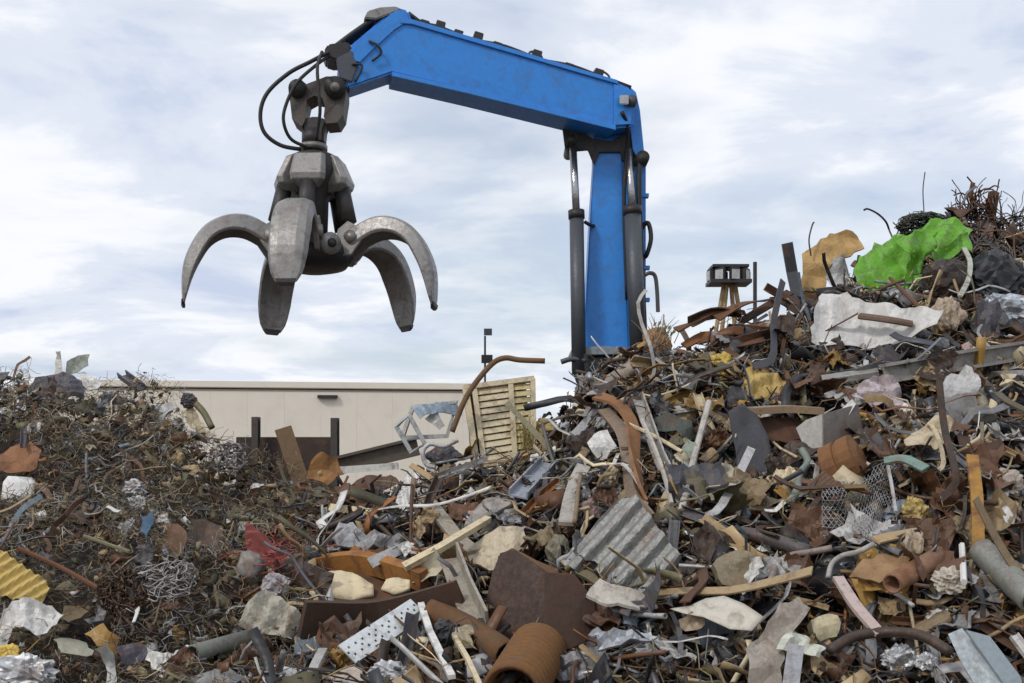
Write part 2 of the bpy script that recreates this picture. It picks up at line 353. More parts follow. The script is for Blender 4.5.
# pipes and cover on the sloping nose
for k, sd in enumerate((0.05, 0.14, 0.23, 0.32)):
    cp.append(tubo('nose_pipe', [P(391,9,YS(391)) - pn*sd, P(372,19-k*0.3,YS(372)) - pn*sd, P(350,34,YS(350)) - pn*sd, P(329,50,YS(329)) - pn*sd], 0.028, M_HOSE, 8))
cp.append(slab('nose_cover', [(364,18),(368,10.5),(380,7),(396,6),(402,9),(390,14),(376,19)], lambda x: YS(x)-0.02, 0.46, M_STEEL, 0.012))
cp.append(slab('valve_block', [(324,50),(328,44),(347,41),(352,46),(350,55),(337,60),(327,57)], YS, 0.4, M_DARK, 0.015))
cp.append(slab('nose_lug', [(336,58),(352,50),(358,66),(352,82),(340,78)], lambda x: YS(x)-0.03, 0.06, M_CYL, 0.01))
cp.append(tubo('hydraulic_hose', [P(369,41,YS(369)-0.04), P(377,45,YS(377)-0.07), P(381,53,YS(381)-0.06), P(372,61,YS(372)-0.04)], 0.014, M_HOSE, 8))
cp.append(tubo('hydraulic_hose', [P(352,64,YS(352)-0.05), P(362,66,YS(362)-0.05), P(355,82,YS(355)-0.05)], 0.014, M_HOSE, 8))
GY0 = 13.55
cp.append(tubo('hydraulic_hose', [P(329,52,13.5), P(310,62,13.45), P(289,73,13.4), P(268,92,13.38), P(260.5,112,13.38), P(264,132,13.4), P(280,145,13.45), P(301,149.5,13.5)], 0.022, M_HOSE))
cp.append(tubo('hydraulic_hose', [P(332,54,13.6), P(315,66,13.4), P(296,84,13.3), P(285,108,13.3), P(284,124,13.32), P(291,139,13.4), P(306,147,13.48)], 0.018, M_HOSE))
cp.append(tubo('hydraulic_hose', [P(322,52,13.5), P(317.5,66,13.3), P(318.5,90,13.28), P(320,112,13.3), P(316,140,13.42)], 0.018, M_HOSE))
adopt(crane, cp)
tag(crane, 'bright blue hydraulic crane arm reaching left above the scrap heaps', 'crane')
mark(612, 350, 25, 12, 'the foot of the blue crane')

# ------------------------------------------------------------------ orange-peel grab hanging from the crane
S = GY0 / F
hub0 = P(313, 250, GY0)
grab = empty('scrap_grab', hub0); gp = []
def W(px, py, dy=0.0): return P(px, py, GY0 + dy) - hub0
def slabg(name, poly, y0, depth, mat, bev=0.012):
    fr = [W(x, y, y0) for x, y in poly]; bk = [q + NB*depth for q in fr]; k = len(poly)
    Fc = [tuple(range(k)), tuple(range(2*k-1, k-1, -1))] + [(i, k+i, k+(i+1) % k, (i+1) % k) for i in range(k)]
    o = obj(name, fr+bk, Fc, mat, grab)
    if bev: bevel(o, bev)
    return o
def tubg(name, pts, r, mat, sides=14, smooth=0, par=None):
    v, f = sweep(catmull(pts, smooth) if smooth else pts, circ(r, sides)); return obj(name, v, f, mat, par or grab, smooth=True)
# yoke: two bosses, arched arms and the hanging link
slabg('yoke', [(286,88),(287,80),(292,75.5),(299,76),(304,80),(314,76),(324,72),(336,72),(344,79),(344,90),(341,112),(336,120),(324,121),(322,113),(322,114),(323,102),(320,94),(312,92),(305,96),(303,106),(303,118),(300,124),(290,116),(288,100)], -0.13, 0.30, M_YOKE, 0.025)
tubg('boss', [W(295,85,-0.2), W(295,85,0.24)], 0.095, M_DARK, 18); tubg('boss', [W(333,84,-0.21), W(333,84,0.36)], 0.115, M_DARK, 20)
tubg('pin', [W(333,84,-0.24), W(333,84,0.4)], 0.05, M_STEEL, 14)
slabg('hanger_link', [(298,118),(307,113),(319,113),(326,118),(323,126),(322,140),(302,140),(301,128)], -0.10, 0.22, M_DARK, 0.025)
tubg('swivel', [W(312,128), W(312,143)], 0.125, M_DARK, 18); tubg('swivel_collar', [W(312,143), W(312,148)], 0.15, M_STEEL, 18); tubg('rotator', [W(312,147), W(312,158)], 0.11, M_DARK, 18)
AZ = [-2, 80, 136, -151, -74]
def rz(az, r, z, tpx=0.0):
    """local point at radius r, height z (both in picture pixels), tpx across"""
    a = math.radians(az); return np.array([math.sin(a)*r + math.cos(a)*tpx, -math.cos(a)*r + math.sin(a)*tpx, z]) * S
# central hub, core column
def lathe(name, prof, mat, n=28):
    V = [np.array([math.cos(2*math.pi*k/n)*r, math.sin(2*math.pi*k/n)*r, z])*S for r, z in prof for k in range(n)]
    Fc = [(i*n+k, i*n+(k+1) % n, (i+1)*n+(k+1) % n, (i+1)*n+k) for i in range(len(prof)-1) for k in range(n)]
    Fc += [tuple(range(n)), tuple(range((len(prof)-1)*n, len(prof)*n))]
    return obj(name, V, Fc, mat, grab, smooth=True)
lathe('core', [(10,96),(20,96),(27,92),(29,76),(22,62),(15,50),(14,-6)], M_DARK)
lathe('hub', [(16,4),(30,6),(38,0),(40,-8),(34,-17),(20,-21),(6,-22)], M_DARK)
for az in AZ:
    # guard box at the head
    secs = [(96,13,11,16),(90,16,14,29),(68,18,15,38.5),(62,17,14,37),(56,9,8,30)]     # z, half width top.. , , outer radius
    V = []
    for z, hw, hw2, ro in secs:
        V += [rz(az, ro, z, -hw*0.78), rz(az, ro, z, hw*0.78), rz(az, ro-5, z, hw), rz(az, 10, z, hw2*0.6), rz(az, 10, z, -hw2*0.6), rz(az, ro-5, z, -hw)]
    Fc = [(i*6+j, i*6+(j+1) % 6, (i+1)*6+(j+1) % 6, (i+1)*6+j) for i in range(len(secs)-1) for j in range(6)] + [tuple(range(6)), tuple(range(24, 30))]
    gb = bevel(obj('cylinder_guard', V, Fc, M_STEEL, grab), 0.006, 1)
    cy = tubg('hydraulic_cylinder', [rz(az, 29, 62), rz(az, 37, 26)], 0.085, M_DARK, 16)
    tubg('rod', [rz(az, 36, 30), rz(az, 42, 8)], 0.05, M_ROD, 12, 0, cy)
    tubg('pivot_pin', [rz(az, 43, 8, -17), rz(az, 43, 8, 17)], 0.065, M_STEEL, 14)
    # tine: swept shell, widest mid-way, narrowing to a worn point
    outer = catmull([(22,-6,0),(34,12,0),(48,22,0),(66,29,0),(86,27,0),(105,16,0),(118,-3,0),(126,-28,0),(125.5,-62,0)], 4)
    inner = catmull([(26,-16,0),(40,-6,0),(53,3,0),(68,10,0),(84,9.5,0),(98,1,0),(108,-15,0),(116,-34,0),(123.5,-62,0)], 4)
    n = len(outer); V = []
    for i in range(n):
        u = i / (n-1); hw = np.interp(u, [0, 0.2, 0.45, 0.72, 0.88, 0.96, 1.0], [11, 15, 17.5, 19.5, 18.5, 15.5, 10.0])
        o_, i_ = outer[i], inner[i]; m_ = (o_*0.35 + i_*0.65)
        V += [rz(az, o_[0], o_[1], -hw*0.45), rz(az, o_[0], o_[1], hw*0.45), rz(az, o_[0]*0.75+m_[0]*0.25, o_[1]*0.75+m_[1]*0.25, hw*0.85), rz(az, i_[0]*0.85+o_[0]*.15, i_[1]*0.85+o_[1]*.15, hw),
              rz(az, i_[0], i_[1], hw*0.9), rz(az, i_[0]*0.72+o_[0]*0.28, i_[1]*0.72+o_[1]*0.28, hw*0.4), rz(az, i_[0]*0.72+o_[0]*0.28, i_[1]*0.72+o_[1]*0.28, -hw*0.4), rz(az, i_[0], i_[1], -hw*0.9),
              rz(az, i_[0]*0.85+o_[0]*.15, i_[1]*0.85+o_[1]*.15, -hw), rz(az, o_[0]*0.75+m_[0]*0.25, o_[1]*0.75+m_[1]*0.25, -hw*0.85)]
    k = 10
    Fc = [(i*k+j, i*k+(j+1) % k, (i+1)*k+(j+1) % k, (i+1)*k+j) for i in range(n-1) for j in range(k)] + [tuple(range(k)), tuple(range((n-1)*k, n*k))]
    ti = obj('tine', V, Fc, M_STEEL, grab)
    e = bevel(ti, 0.006, 1)
    # worn tooth on the point, lugs at the root
    V = []
    for (ro, zo, hw, th) in ((126.4,-59,9.5,3.5),(126.2,-62.5,8.0,3.2),(125,-65,6.0,2.5)):
        V += [rz(az, ro, zo, -hw), rz(az, ro, zo, hw), rz(az, ro-th, zo, hw), rz(az, ro-th, zo, -hw)]
    tt = obj('tooth', V, [(i*4+j, i*4+(j+1) % 4, i*4+4+(j+1) % 4, i*4+4+j) for i in range(2) for j in range(4)] + [(0,1,2,3),(8,9,10,11)], M_DARK, ti)
    for sgn in (-1, 1):
        L = [(24,-12),(30,16),(40,24),(50,18),(54,4),(44,-10)]
        a = [rz(az, r, z, sgn*10) for r, z in L]; b = [rz(az, r, z, sgn*14) for r, z in L]; q = len(L)
        bevel(obj('lug', a+b, [tuple(range(q)), tuple(range(2*q-1, q-1, -1))] + [(i, (i+1) % q, q+(i+1) % q, q+i) for i in range(q)], M_STEEL, ti), 0.005)
    # pivot boss low on the hub between the tines
    az2 = az + 36
    tubg('hub_boss', [rz(az2, 30, -2), rz(az2, 42, -2)], 0.115, M_STEEL, 16); tubg('bolt', [rz(az2, 41, -2), rz(az2, 44, -2)], 0.05, M_DARK, 10)
for o in list(grab.children_recursive):
    pass
grab.rotation_euler = (math.radians(-5.0), 0, 0)
tag(grab, 'opened five-tined steel scrap grab hanging from the blue crane', 'grab')

# ------------------------------------------------------------------ builders for pieces of scrap
COLS = {  # word: base colour, metallic
 'rust-brown': (0.130,0.058,0.025,0.0), 'dark brown': (0.050,0.030,0.020,0.0), 'orange-rust': (0.290,0.115,0.035,0.0), 'tan': (0.40,0.29,0.155,0.0),
 'cream': (0.64,0.54,0.36,0.0), 'off-white': (0.72,0.71,0.68,0.0), 'pale grey': (0.47,0.47,0.47,0.15), 'steel-grey': (0.26,0.265,0.28,0.5),
 'slate': (0.07,0.073,0.085,0.2), 'black': (0.022,0.022,0.026,0.0), 'olive': (0.165,0.148,0.078,0.0), 'ochre': (0.40,0.235,0.055,0.0),
 'dull green': (0.10,0.15,0.09,0.0), 'blue-grey': (0.21,0.27,0.33,0.1), 'red': (0.42,0.06,0.045,0.0), 'pinkish': (0.48,0.34,0.31,0.0), 'silver': (0.62,0.63,0.65,0.75), 'yellow': (0.62,0.43,0.08,0.0)}
def fin(o, label, cat, px, py, rx, ry, lm=None, group=None):
    recenter(o); tag(o, label, cat, group); mark(px, py, rx, ry, lm); return o
def pnormal(tilt, yaw):
    t, y = math.radians(tilt), math.radians(yaw)
    return np.array([math.sin(y)*math.cos(t), -math.cos(y)*math.cos(t), math.sin(t)])
def plate_mesh(poly, c, n, thick, amp, freq, seed, edge, curl=0.0, ridge=None, ragged=0.0, fold=0.0):
    bm = bmesh.new(); pts = []
    for x, y in poly:
        d = np.array([(x-CX)/F, 1.0, (HY-y)/F]); o0 = np.array([0, 0, ZC]); t = np.dot(c - o0, n) / np.dot(d, n); pts.append(o0 + d*t)
    if ragged:
        q = []
        for i, a in enumerate(pts):
            b = pts[(i+1) % len(pts)]; q.append(a + np.cross(n, nrm(b-a))*random.uniform(-1, 1)*ragged); L = np.linalg.norm(b-a); k = max(2, int(L / 0.06))
            for j in range(1, k):
                s = np.cross(n, nrm(b-a)); q.append(a + (b-a)*(j/k + random.uniform(-.2, .2)/k) + s*random.uniform(-1, 1)*ragged)
        pts = q
    vs = [bm.verts.new(p) for p in pts]; bm.faces.new(vs)
    bmesh.ops.triangulate(bm, faces=bm.faces[:])
    for _ in range(6):
        es = [e for e in bm.edges if e.calc_length() > edge]
        if not es: break
        bmesh.ops.subdivide_edges(bm, edges=es, cuts=1); bmesh.ops.triangulate(bm, faces=[f for f in bm.faces if len(f.verts) > 3])
        bmesh.ops.beautify_fill(bm, faces=bm.faces[:], edges=bm.edges[:])
    V = np.array([v.co[:] for v in bm.verts]); cc = np.mean(pts, 0); loc = V - cc
    ux = nrm(np.cross(np.array([0, 0, 1.0]), n)); uy = np.cross(n, ux)
    uv = np.stack([loc @ ux, loc @ uy, np.zeros(len(V))], 1); R = np.abs(uv).max() + 1e-6
    h = amp * (0.65*crease(uv, freq, seed) + 0.35*wobble(uv, freq*0.6, seed+1))
    if fold:
        rf = random.Random(int(abs(pts[0][0]*1000)) + seed)
        for _ in range(3):
            a = rf.uniform(0, 6.28); h = h + rf.uniform(-1, 1)*fold*np.maximum(0, uv[:, 0]*math.cos(a) + uv[:, 1]*math.sin(a) - rf.uniform(-.1, .35)*R)
    if curl: h = h - curl * (uv[:, 0]/R)**2 * R if curl > 0 else h + curl * (uv[:, 1]/R)**2 * R
    if ridge:
        per, rh, ang = ridge; a = math.radians(ang); s = uv[:, 0]*math.cos(a) + uv[:, 1]*math.sin(a); tri = np.abs(((s/per) % 1)*2 - 1)
        h = h + rh * (np.clip(tri*2.4 - 0.7, 0, 1) - 0.5)
    V2 = V + n[None]*h[:, None]
    Fc = [tuple(v.index for v in f.verts) for f in bm.faces]; bnd = []
    bm.edges.index_update(); bm.verts.index_update()
    for e in bm.edges:
        if len(e.link_faces) == 1:
            l = e.link_loops[0]; bnd.append((l.vert.index, l.link_loop_next.vert.index))
    N0 = len(V2); back = V2 - n[None]*thick; bm.free()
    allF = Fc + [tuple(i+N0 for i in f[::-1]) for f in Fc] + [(b, a, a+N0, b+N0) for a, b in bnd]
    return np.concatenate([V2, back]), allF
def plate(name, label, cat, poly, col, off=0.12, tilt=35, yaw=0, thick=0.008, amp=0.04, freq=6, seed=0, edge=0.07, mat=None, smooth=False, lm=None, curl=0.0, ridge=None, ragged=0.0, Y=None, foot=1.0, parent=None, fold=0.0):
    xs_, ys_ = [p[0] for p in poly], [p[1] for p in poly]; px, py = np.mean(xs_), np.mean(ys_)
    if not smooth and parent is None and label and ridge is None: ragged = max(ragged, 0.017); amp *= 1.25; freq *= 2.1; edge = min(edge, 0.055); fold = 0.75 if max(ys_)-min(ys_) < 60 else 0.35
    Y = Y if Y is not None else surf(px, py) - off*0.8
    V, Fc = plate_mesh(poly, P(px, py, Y), pnormal(tilt, yaw), thick, amp, freq, seed, edge, curl, ridge, ragged, fold)
    o = obj(name, V, Fc, mat or M_SCRAP, smooth=smooth, color=COLS[col] if isinstance(col, str) else col)
    return fin(o, label, cat, px, py, (max(xs_)-min(xs_))/2*foot, (max(ys_)-min(ys_))/2*foot, lm)
def bar(name, label, cat, pts, prof, col, off=0.15, mat=None, smooth=False, lm=None, bore=0.0, curve=5, twist=0.0, up=(0,-0.6,0.8), Y=None, scale=None):
    """pts: (px, py[, extra distance]) along the axis"""
    w = []
    for q in pts:
        yy = (Y if Y is not None else surf(q[0], q[1]) - off) + (q[2] if len(q) > 2 else 0.0); w.append(P(q[0], q[1], yy))
    if curve == 0 and len(w) > 2:
        pass
    path = catmull(w, curve) if curve and len(w) > 2 else w
    if len(path) == 2 and twist: path = [path[0] + (path[1]-path[0])*k/10 for k in range(11)]
    sc = np.interp(np.linspace(0, 1, len(path)), np.linspace(0, 1, len(scale)), scale) if scale else None
    V, Fc = sweep(path, prof, up=up, bore=bore, twist=twist, scale=sc)
    o = obj(name, V, Fc, mat or M_SCRAP, smooth=smooth, color=COLS[col] if isinstance(col, str) else col)
    xs_, ys_ = [p[0] for p in pts], [p[1] for p in pts]
    for q in pts[1:-1] if len(pts) > 2 else []: FOOT.append((q[0], q[1], 6, 6))
    return fin(o, label, cat, np.mean(xs_), np.mean(ys_), max(5, (max(xs_)-min(xs_))*0.3), max(5, (max(ys_)-min(ys_))*0.3), lm)
def lump_vf(sx, sy, sz, seed, amp=0.28, sub=3, freq=2.6, sharp=0.7):
    bm = bmesh.new(); bmesh.ops.create_icosphere(bm, subdivisions=sub, radius=1.0)
    V = np.array([v.co[:] for v in bm.verts]); Fc = [tuple(v.index for v in f.verts) for f in bm.faces]; bm.free()
    ex = 0.62 + 0.3*((seed*37) % 10)/10; V = np.sign(V)*np.abs(V)**ex; V = V @ np.array(Matrix.Rotation(seed*1.7, 3, 'Y'))
    h = 1 + amp*(sharp*crease(V, freq, seed) + (1-sharp)*wobble(V, freq*0.7, seed+2)) + amp*0.6*crease(V, freq*2.3, seed+3)
    return V * h[:, None] * np.array([sx, sy, sz]), Fc
def lump(name, label, cat, px, py, rx, ry, col, off=0.1, depth=None, seed=0, amp=0.3, rot=0.0, mat=None, lm=None, sub=4, freq=3.4, smooth=False):
    Y = surf(px, py) - off*0.7; s = Y / F
    V, Fc = lump_vf(rx*s*.95, (depth or min(rx, ry)*s), ry*s, seed, amp*1.25, sub, freq)
    a = math.radians(rot); V = np.stack([V[:, 0]*math.cos(a) - V[:, 2]*math.sin(a), V[:, 1], V[:, 0]*math.sin(a) + V[:, 2]*math.cos(a)], 1)
    o = obj(name, V + P(px, py, Y), Fc, mat or M_SCRAP, smooth=smooth, color=COLS[col] if isinstance(col, str) else col)
    return fin(o, label, cat, px, py, rx, ry, lm)
def tangle_vf(px, py, rx, ry, n, r, off, seed, sides=4, loops=1.0, dz=0.12):
    rg = np.random.default_rng(seed); parts = []
    for k in range(n):
        m = rg.integers(5, 9); a0 = rg.uniform(0, 6.28); x0, y0 = rg.normal(0, 0.42, 2); pts = []
        stp = rg.uniform(0.18, 0.42)
        for j in range(m):
            a0 += rg.normal(0, 0.9)*loops; x0 += math.cos(a0)*stp; y0 += math.sin(a0)*stp
            if x0*x0 + y0*y0 > 1.15 and loops > 0.6: a0 += 2.4; x0 *= 0.85; y0 *= 0.85
            qx, qy = px + rx*x0, py + ry*y0; pts.append(P(qx, qy, surf(qx, qy) - off + rg.uniform(-dz, dz)))
        parts.append(sweep(catmull(pts, 3), circ(r*0.55*rg.uniform(0.6, 1.6), sides)))
    return merge(parts)
def tangle(name, label, cat, px, py, rx, ry, n, r, col, off=0.15, seed=0, mat=None, lm=None, loops=0.5, dz=0.12):
    V, Fc = tangle_vf(px, py, rx, ry, int(n*2.2), r, off, seed, 3, loops, dz)
    o = obj(name, V, Fc, mat or M_SCRAP, color=COLS[col] if isinstance(col, str) else col, smooth=True)
    return fin(o, label, cat, px, py, rx*0.5, ry*0.5, lm)
def tuft(name, label, cat, px, py, w, h, n, r, col, off=0.1, seed=0, mat=None, spread=0.6):
    rg = np.random.default_rng(seed); parts = []; Y0 = surf(px, py) - off
    for k in range(n):
        x = px + rg.normal(0, w*0.4); b = P(x, py + rg.uniform(-2, 5), Y0 + rg.uniform(-.15, .15)); a = rg.normal(0, spread); L = h*rg.uniform(.35, 1.1)*Y0/F
        d = np.array([math.sin(a), rg.normal(0, .25), math.cos(a)]); c = np.array([rg.normal(0, .35), rg.normal(0, .2), -.25])
        parts.append(sweep([b, b + d*L*.35, b + d*L*.7 + c*L*.15, b + d*L + c*L*.4], circ(r, 3), scale=[1, .9, .7, .3]))
        if k % 3 == 0:
            q = b + d*L*.6; parts.append(boxvf(q, (r*2.5, 0, r), (0, r, 0), (r, 0, r*3)))
    o = obj(name, *merge(parts), mat or M_CLOTH, color=col); return fin(o, label, cat, px, py - h*.4, w*.5, h*.4)
def multi(name, label, cat, parts, px, py, rx, ry, lm=None):
    """several part meshes under one Empty at the thing's base"""
    zs = min((o.matrix_basis @ v.co).z for o in parts for v in o.data.vertices); c = P(px, py, surf(px, py))
    r = empty(name, (c[0], c[1], zs)); adopt(r, parts); tag(r, label, cat); mark(px, py, rx, ry, lm); return r

# ------------------------------------------------------------------ things beyond the heaps
# floodlight mast
YM = 30.0; fm = []
for a, b in (((716,330),(724,284)), ((722,330),(727,284)), ((735,330),(731,284)), ((742,330),(735,284))):
    p, q = P(*a, YM), P(*b, YM); d = (p - q); ext = (p[2] + 0.0) / max(-d[2], 1e-6)
    foot = p + d * ext; foot[2] = -0.02
    o = obj('leg', *sweep([foot, q], circ(0.055, 6)), M_RUST, color=COLS['tan']); fm.append(o)
hd = P(728.5, 283, YM)
o = obj('platform', *merge([boxvf(hd, (0.48,0,0), (0,0.40,0), (0,0,0.04)), boxvf(hd + np.array([0,0,0.36]), (0.42,0,0), (0,0.36,0), (0,0,0.03))]), M_DARK); fm.append(o)
for k in range(8):
    a = k * math.pi / 4 + 0.2; d = np.array([math.cos(a), math.sin(a)*0.85, 0]); s = np.array([-d[1], d[0], 0]); c = hd + d*0.42 + np.array([0,0,0.17])
    h = bevel(obj('lamp', *boxvf(c, d*0.07, s*0.14, (0,0,0.15)), M_DARK), 0.015); fm.append(h)
    l = obj('lens', *boxvf(c + d*0.075 - np.array([0,0,0.02]), d*0.012, s*0.11, (0,0,0.11)), M_CLEAN, color=COLS['pale grey']); l.parent = h
ft = empty('floodlight_mast', (hd[0], hd[1], 0)); adopt(ft, fm); tag(ft, 'small floodlight tower with black lamp ring on thin legs behind the right heap', 'floodlight')
LAND.append((728, 300, 'the floodlight tower'))
a, b = P(755, 262, 26), P(755, 330, 26)
o = obj('pole', *sweep([np.array([a[0], 26, -0.02]), a], circ(0.04, 8)), M_DARK); recenter(o); tag(o, 'thin dark bare pole just right of the floodlight tower', 'pole')
# thin mast with a small sensor at the tip, behind the slatted panel
am = []
a = P(485, 336, 16); am.append(obj('rod', *sweep([np.array([a[0], 16, 0]), a], circ(0.014, 6)), M_CYL))
am.append(obj('sensor_cup', *boxvf(P(488, 332, 16), (0.05,0,0), (0,0.03,0), (0,0,0.04)), M_CYL)); am.append(obj('bracket', *boxvf(P(487, 359, 16), (0.07,0,0), (0,0.03,0), (0,0,0.05)), M_DARK))
r = empty('instrument_mast', (a[0], 16, 0)); adopt(r, am); tag(r, 'very thin mast with a small cup on top rising behind the slatted panel', 'mast')
# barrier of steel plates and posts in the gap
YW = 15.2
for x, y0, lb in ((256, 417, 'short dark steel post, left one in front of the warehouse wall'), (335, 418, 'short dark steel post, right one in front of the warehouse wall')):
    t = P(x, y0, YW-0.1); o = obj('barrier_post', *sweep([np.array([t[0], YW-0.1, 0]), t], ibeam(0.08, 0.08, 0.018)), M_SCRAP, color=(0.06,0.055,0.05,0.1)); recenter(o); tag(o, lb, 'post', 'barrier posts in the gap'); 
t0, t1 = P(236, 437, YW+.05), P(332, 437.5, YW+.05); bo = P(236, 462, YW)[2]
o = obj('barrier_plate', *boxvf(((t0[0]+t1[0])/2, YW+.08, (t0[2]+0)/2), ((t1[0]-t0[0])/2, 0, 0), (0, .03, 0), (0, 0, t0[2]/2)), M_SCRAP, color=COLS['dark brown']); bevel(o, 0.006)
recenter(o); tag(o, 'dark brown steel barrier plate standing between the two short posts', 'barrier')
bar('steel_beam', 'long dark grey beam sloping up behind the bent frames, before the warehouse', 'beam', [(336,466),(418,446)], ibeam(0.16,0.20,0.03), (0.11,0.09,0.07,0.1), Y=13.9, up=(0,0,1))
bar('white_board', 'thin white board under the sloping dark beam in the gap', 'board', [(340,470),(398,466)], rect(0.12,0.07), 'off-white', Y=13.4, up=(0,0,1))
bar('plank', 'thick brown plank leaning left in the gap before the warehouse', 'plank', [(304,492),(283,428)], rect(0.17,0.07), (0.20,0.13,0.07,0), Y=13.1, mat=M_WOOD, lm='the leaning brown plank', up=(0.2,-1,0.2))

plate('rusty_sheet', 'orange rusty crumpled sheet before the right barrier post', 'sheet', [(306,478),(312,462),(324,455),(338,460),(344,474),(328,484)], (0.30,0.15,0.05,0), off=0.1, tilt=25, amp=0.05, seed=8, mat=M_RUST)
plate('rusty_sheet', 'dark red-brown sheet lying below the thin white board in the gap', 'sheet', [(346,486),(360,476),(392,474),(400,486),(384,496),(356,496)], (0.10,0.05,0.03,0), off=0.12, tilt=40, amp=0.04, seed=9, mat=M_DRUST)
# ------------------------------------------------------------------ left heap: pieces one can pick out
plate('sheet_panel', 'dark slate crumpled sheet lying on top of the left heap', 'sheet', [(22,384),(32,372),(60,369),(80,378),(82,394),(55,399),(30,397)], (0.075,0.075,0.095,0.1), off=0.1, tilt=30, amp=0.07, seed=1, lm='the dark slate sheet on the left crest')
plate('metal_sliver', 'bright white pointed sliver standing up on the left heap crest', 'scrap', [(54,374),(57,351),(62,352),(62,374)], 'off-white', off=-0.05, tilt=5, amp=0.01, mat=M_CLEAN, lm='the white sliver')
plate('curved_plate', 'grey-green curved plate perched on the left heap crest', 'sheet', [(66,372),(67,362),(78,357),(90,358),(88,368),(78,374)], (0.22,0.25,0.22,0.1), off=0.0, tilt=25, yaw=20, amp=0.03, seed=3, lm='the grey-green curved plate')
plate('bent_strip', 'white torn bent sheet on the left crest right of the dark sheet', 'sheet', [(78,374),(86,371),(96,379),(104,388),(98,393),(84,388)], 'off-white', off=0.08, amp=0.07, seed=4, mat=M_CLEAN, lm='the white torn sheet on the left crest')
bar('channel_bar', 'short dark channel bar slanting down on the left heap crest', 'bar', [(122,374),(141,388)], chan(0.10,0.06,0.012), 'slate', off=0.05)
lump('crushed_box', 'dark grey crushed box on the right shoulder of the left heap', 'box', 189, 401, 8, 7, 'slate', off=0.1, seed=5, amp=0.22, lm='the dark crushed box')
plate('bent_strip', 'pale curled strip arching on the right shoulder of the left heap', 'strip', [(152,416),(160,405),(172,401),(178,406),(168,411),(158,420)], 'pale grey', off=0.12, amp=0.05, seed=6)
plate('bent_strip', 'pale narrow sheet hanging below the dark crushed box', 'strip', [(182,412),(190,408),(204,424),(210,434),(202,436),(192,426)], 'cream', off=0.12, amp=0.05, seed=8)
bar('bent_pipe', 'dull grey bent pipe right of the dark crushed box', 'pipe', [(196,404),(204,413),(212,428)], circ(0.035,8), 'olive', off=0.12, bore=0.75, smooth=True)
plate('round_cornered_panel', 'clean white panel with rounded corners at the left edge', 'panel', [(1,500),(3,482),(8,476),(28,477),(35,481),(34,494),(26,501),(12,505)], (0.78,0.78,0.76,0), off=0.25, tilt=20, yaw=15, amp=0.015, thick=0.03, mat=M_CLEAN, lm='the white rounded panel', smooth=True)
plate('rusty_sheet', 'orange rusty sheet sloping down above the white rounded panel', 'sheet', [(-8,462),(10,448),(30,443),(41,452),(36,466),(18,474),(-6,476)], (0.27,0.125,0.06,0), off=0.15, tilt=40, amp=0.03, seed=9, lm='the orange rusty sheet', mat=M_RUST)
plate('tan_plate', 'tan lens-shaped plate on the middle of the left heap', 'plate', [(174,469),(184,464),(196,465),(203,470),(193,474),(180,473)], 'tan', off=0.18, amp=0.02, seed=2)
lump('crumpled_foil', 'bright silver foil lump put in for glints in the middle of the left heap', 'foil', 134, 488, 9, 7, 'silver', off=0.14, seed=11, amp=0.4, lm='the silver glints on the left heap')  # silver colour stands for a cluster of white glints
lump('crumpled_foil', 'small silvery foil lump put in for glints below the brighter one on the left heap', 'foil', 138, 503, 8, 6, 'pale grey', off=0.14, seed=13, amp=0.4)  # lower part of the same glints, put into a pale lump
tangle('wire_bundle', 'lilac-grey knotted wire bundle at the right end of the left heap', 'wire', 228, 458, 18, 15, 24, 0.011, (0.30,0.27,0.28,0.1), off=0.16, seed=3, loops=1.3, lm='the lilac-grey wire bundle')
tangle('wire_bundle', 'pale grey tangled wires low on the left heap', 'wire', 168, 578, 28, 20, 24, 0.007, (0.46,0.44,0.42,0.1), off=0.2, seed=4, loops=1.1, lm='the pale tangled wires')
tangle('wire_bundle', 'dark brown nest of rusty wires left of the pale tangled wires', 'wire', 122, 592, 24, 24, 34, 0.009, (0.10,0.06,0.035,0), off=0.18, seed=5, loops=.8, lm='the brown wire nest')
plate('blue_scrap', 'small deep blue scrap on the left heap', 'scrap', [(141,516),(152,512),(156,526),(147,536),(140,530)], (0.03,0.10,0.19,0), off=0.2, amp=0.04, seed=2, lm='the small blue scrap')
plate('brown_sheet', 'reddish brown flat sheet right of the small blue scrap', 'sheet', [(160,524),(176,520),(187,530),(184,549),(173,556),(165,545)], (0.15,0.085,0.05,0), off=0.2, tilt=30, amp=0.03, seed=3, mat=M_RUST, lm='the reddish brown sheet')
plate('brown_sheet', 'dark brown sheet lying below the crest of the gap', 'sheet', [(188,526),(206,520),(224,530),(222,552),(204,553),(190,548)], (0.055,0.035,0.022,0), off=0.16, tilt=40, amp=0.04, seed=5)
bar('rod', 'long brown rod crossing the lower left heap', 'rod', [(18,548),(58,566),(98,588)], circ(0.018,6), 'rust-brown', off=0.25, mat=M_RUST)
bar('rod', 'thin straight grey-green rod above the brown wire nest', 'rod', [(84,536),(130,552)], circ(0.015,6), 'olive', off=0.25)
plate('ribbed_panel', 'golden yellow ribbed panel at the left edge', 'panel', [(-14,552),(2,550),(18,562),(44,578),(50,588),(42,602),(20,600),(-14,590)], (0.58,0.42,0.13,0), off=0.22, tilt=38, yaw=20, amp=0.03, seed=6, ridge=(0.07,0.03,-52), edge=0.022, mat=M_CLEAN, lm='the golden ribbed panel')
plate('crumpled_sheet', 'off-white crumpled sheet below the golden ribbed panel', 'sheet', [(-10,612),(8,606),(30,602),(50,603),(62,614),(52,626),(38,634),(12,630),(-10,632)], (0.66,0.65,0.63,0), off=0.25, tilt=45, amp=0.09, freq=8, seed=7, edge=0.05, mat=M_CLEAN, lm='the off-white crumpled sheet')
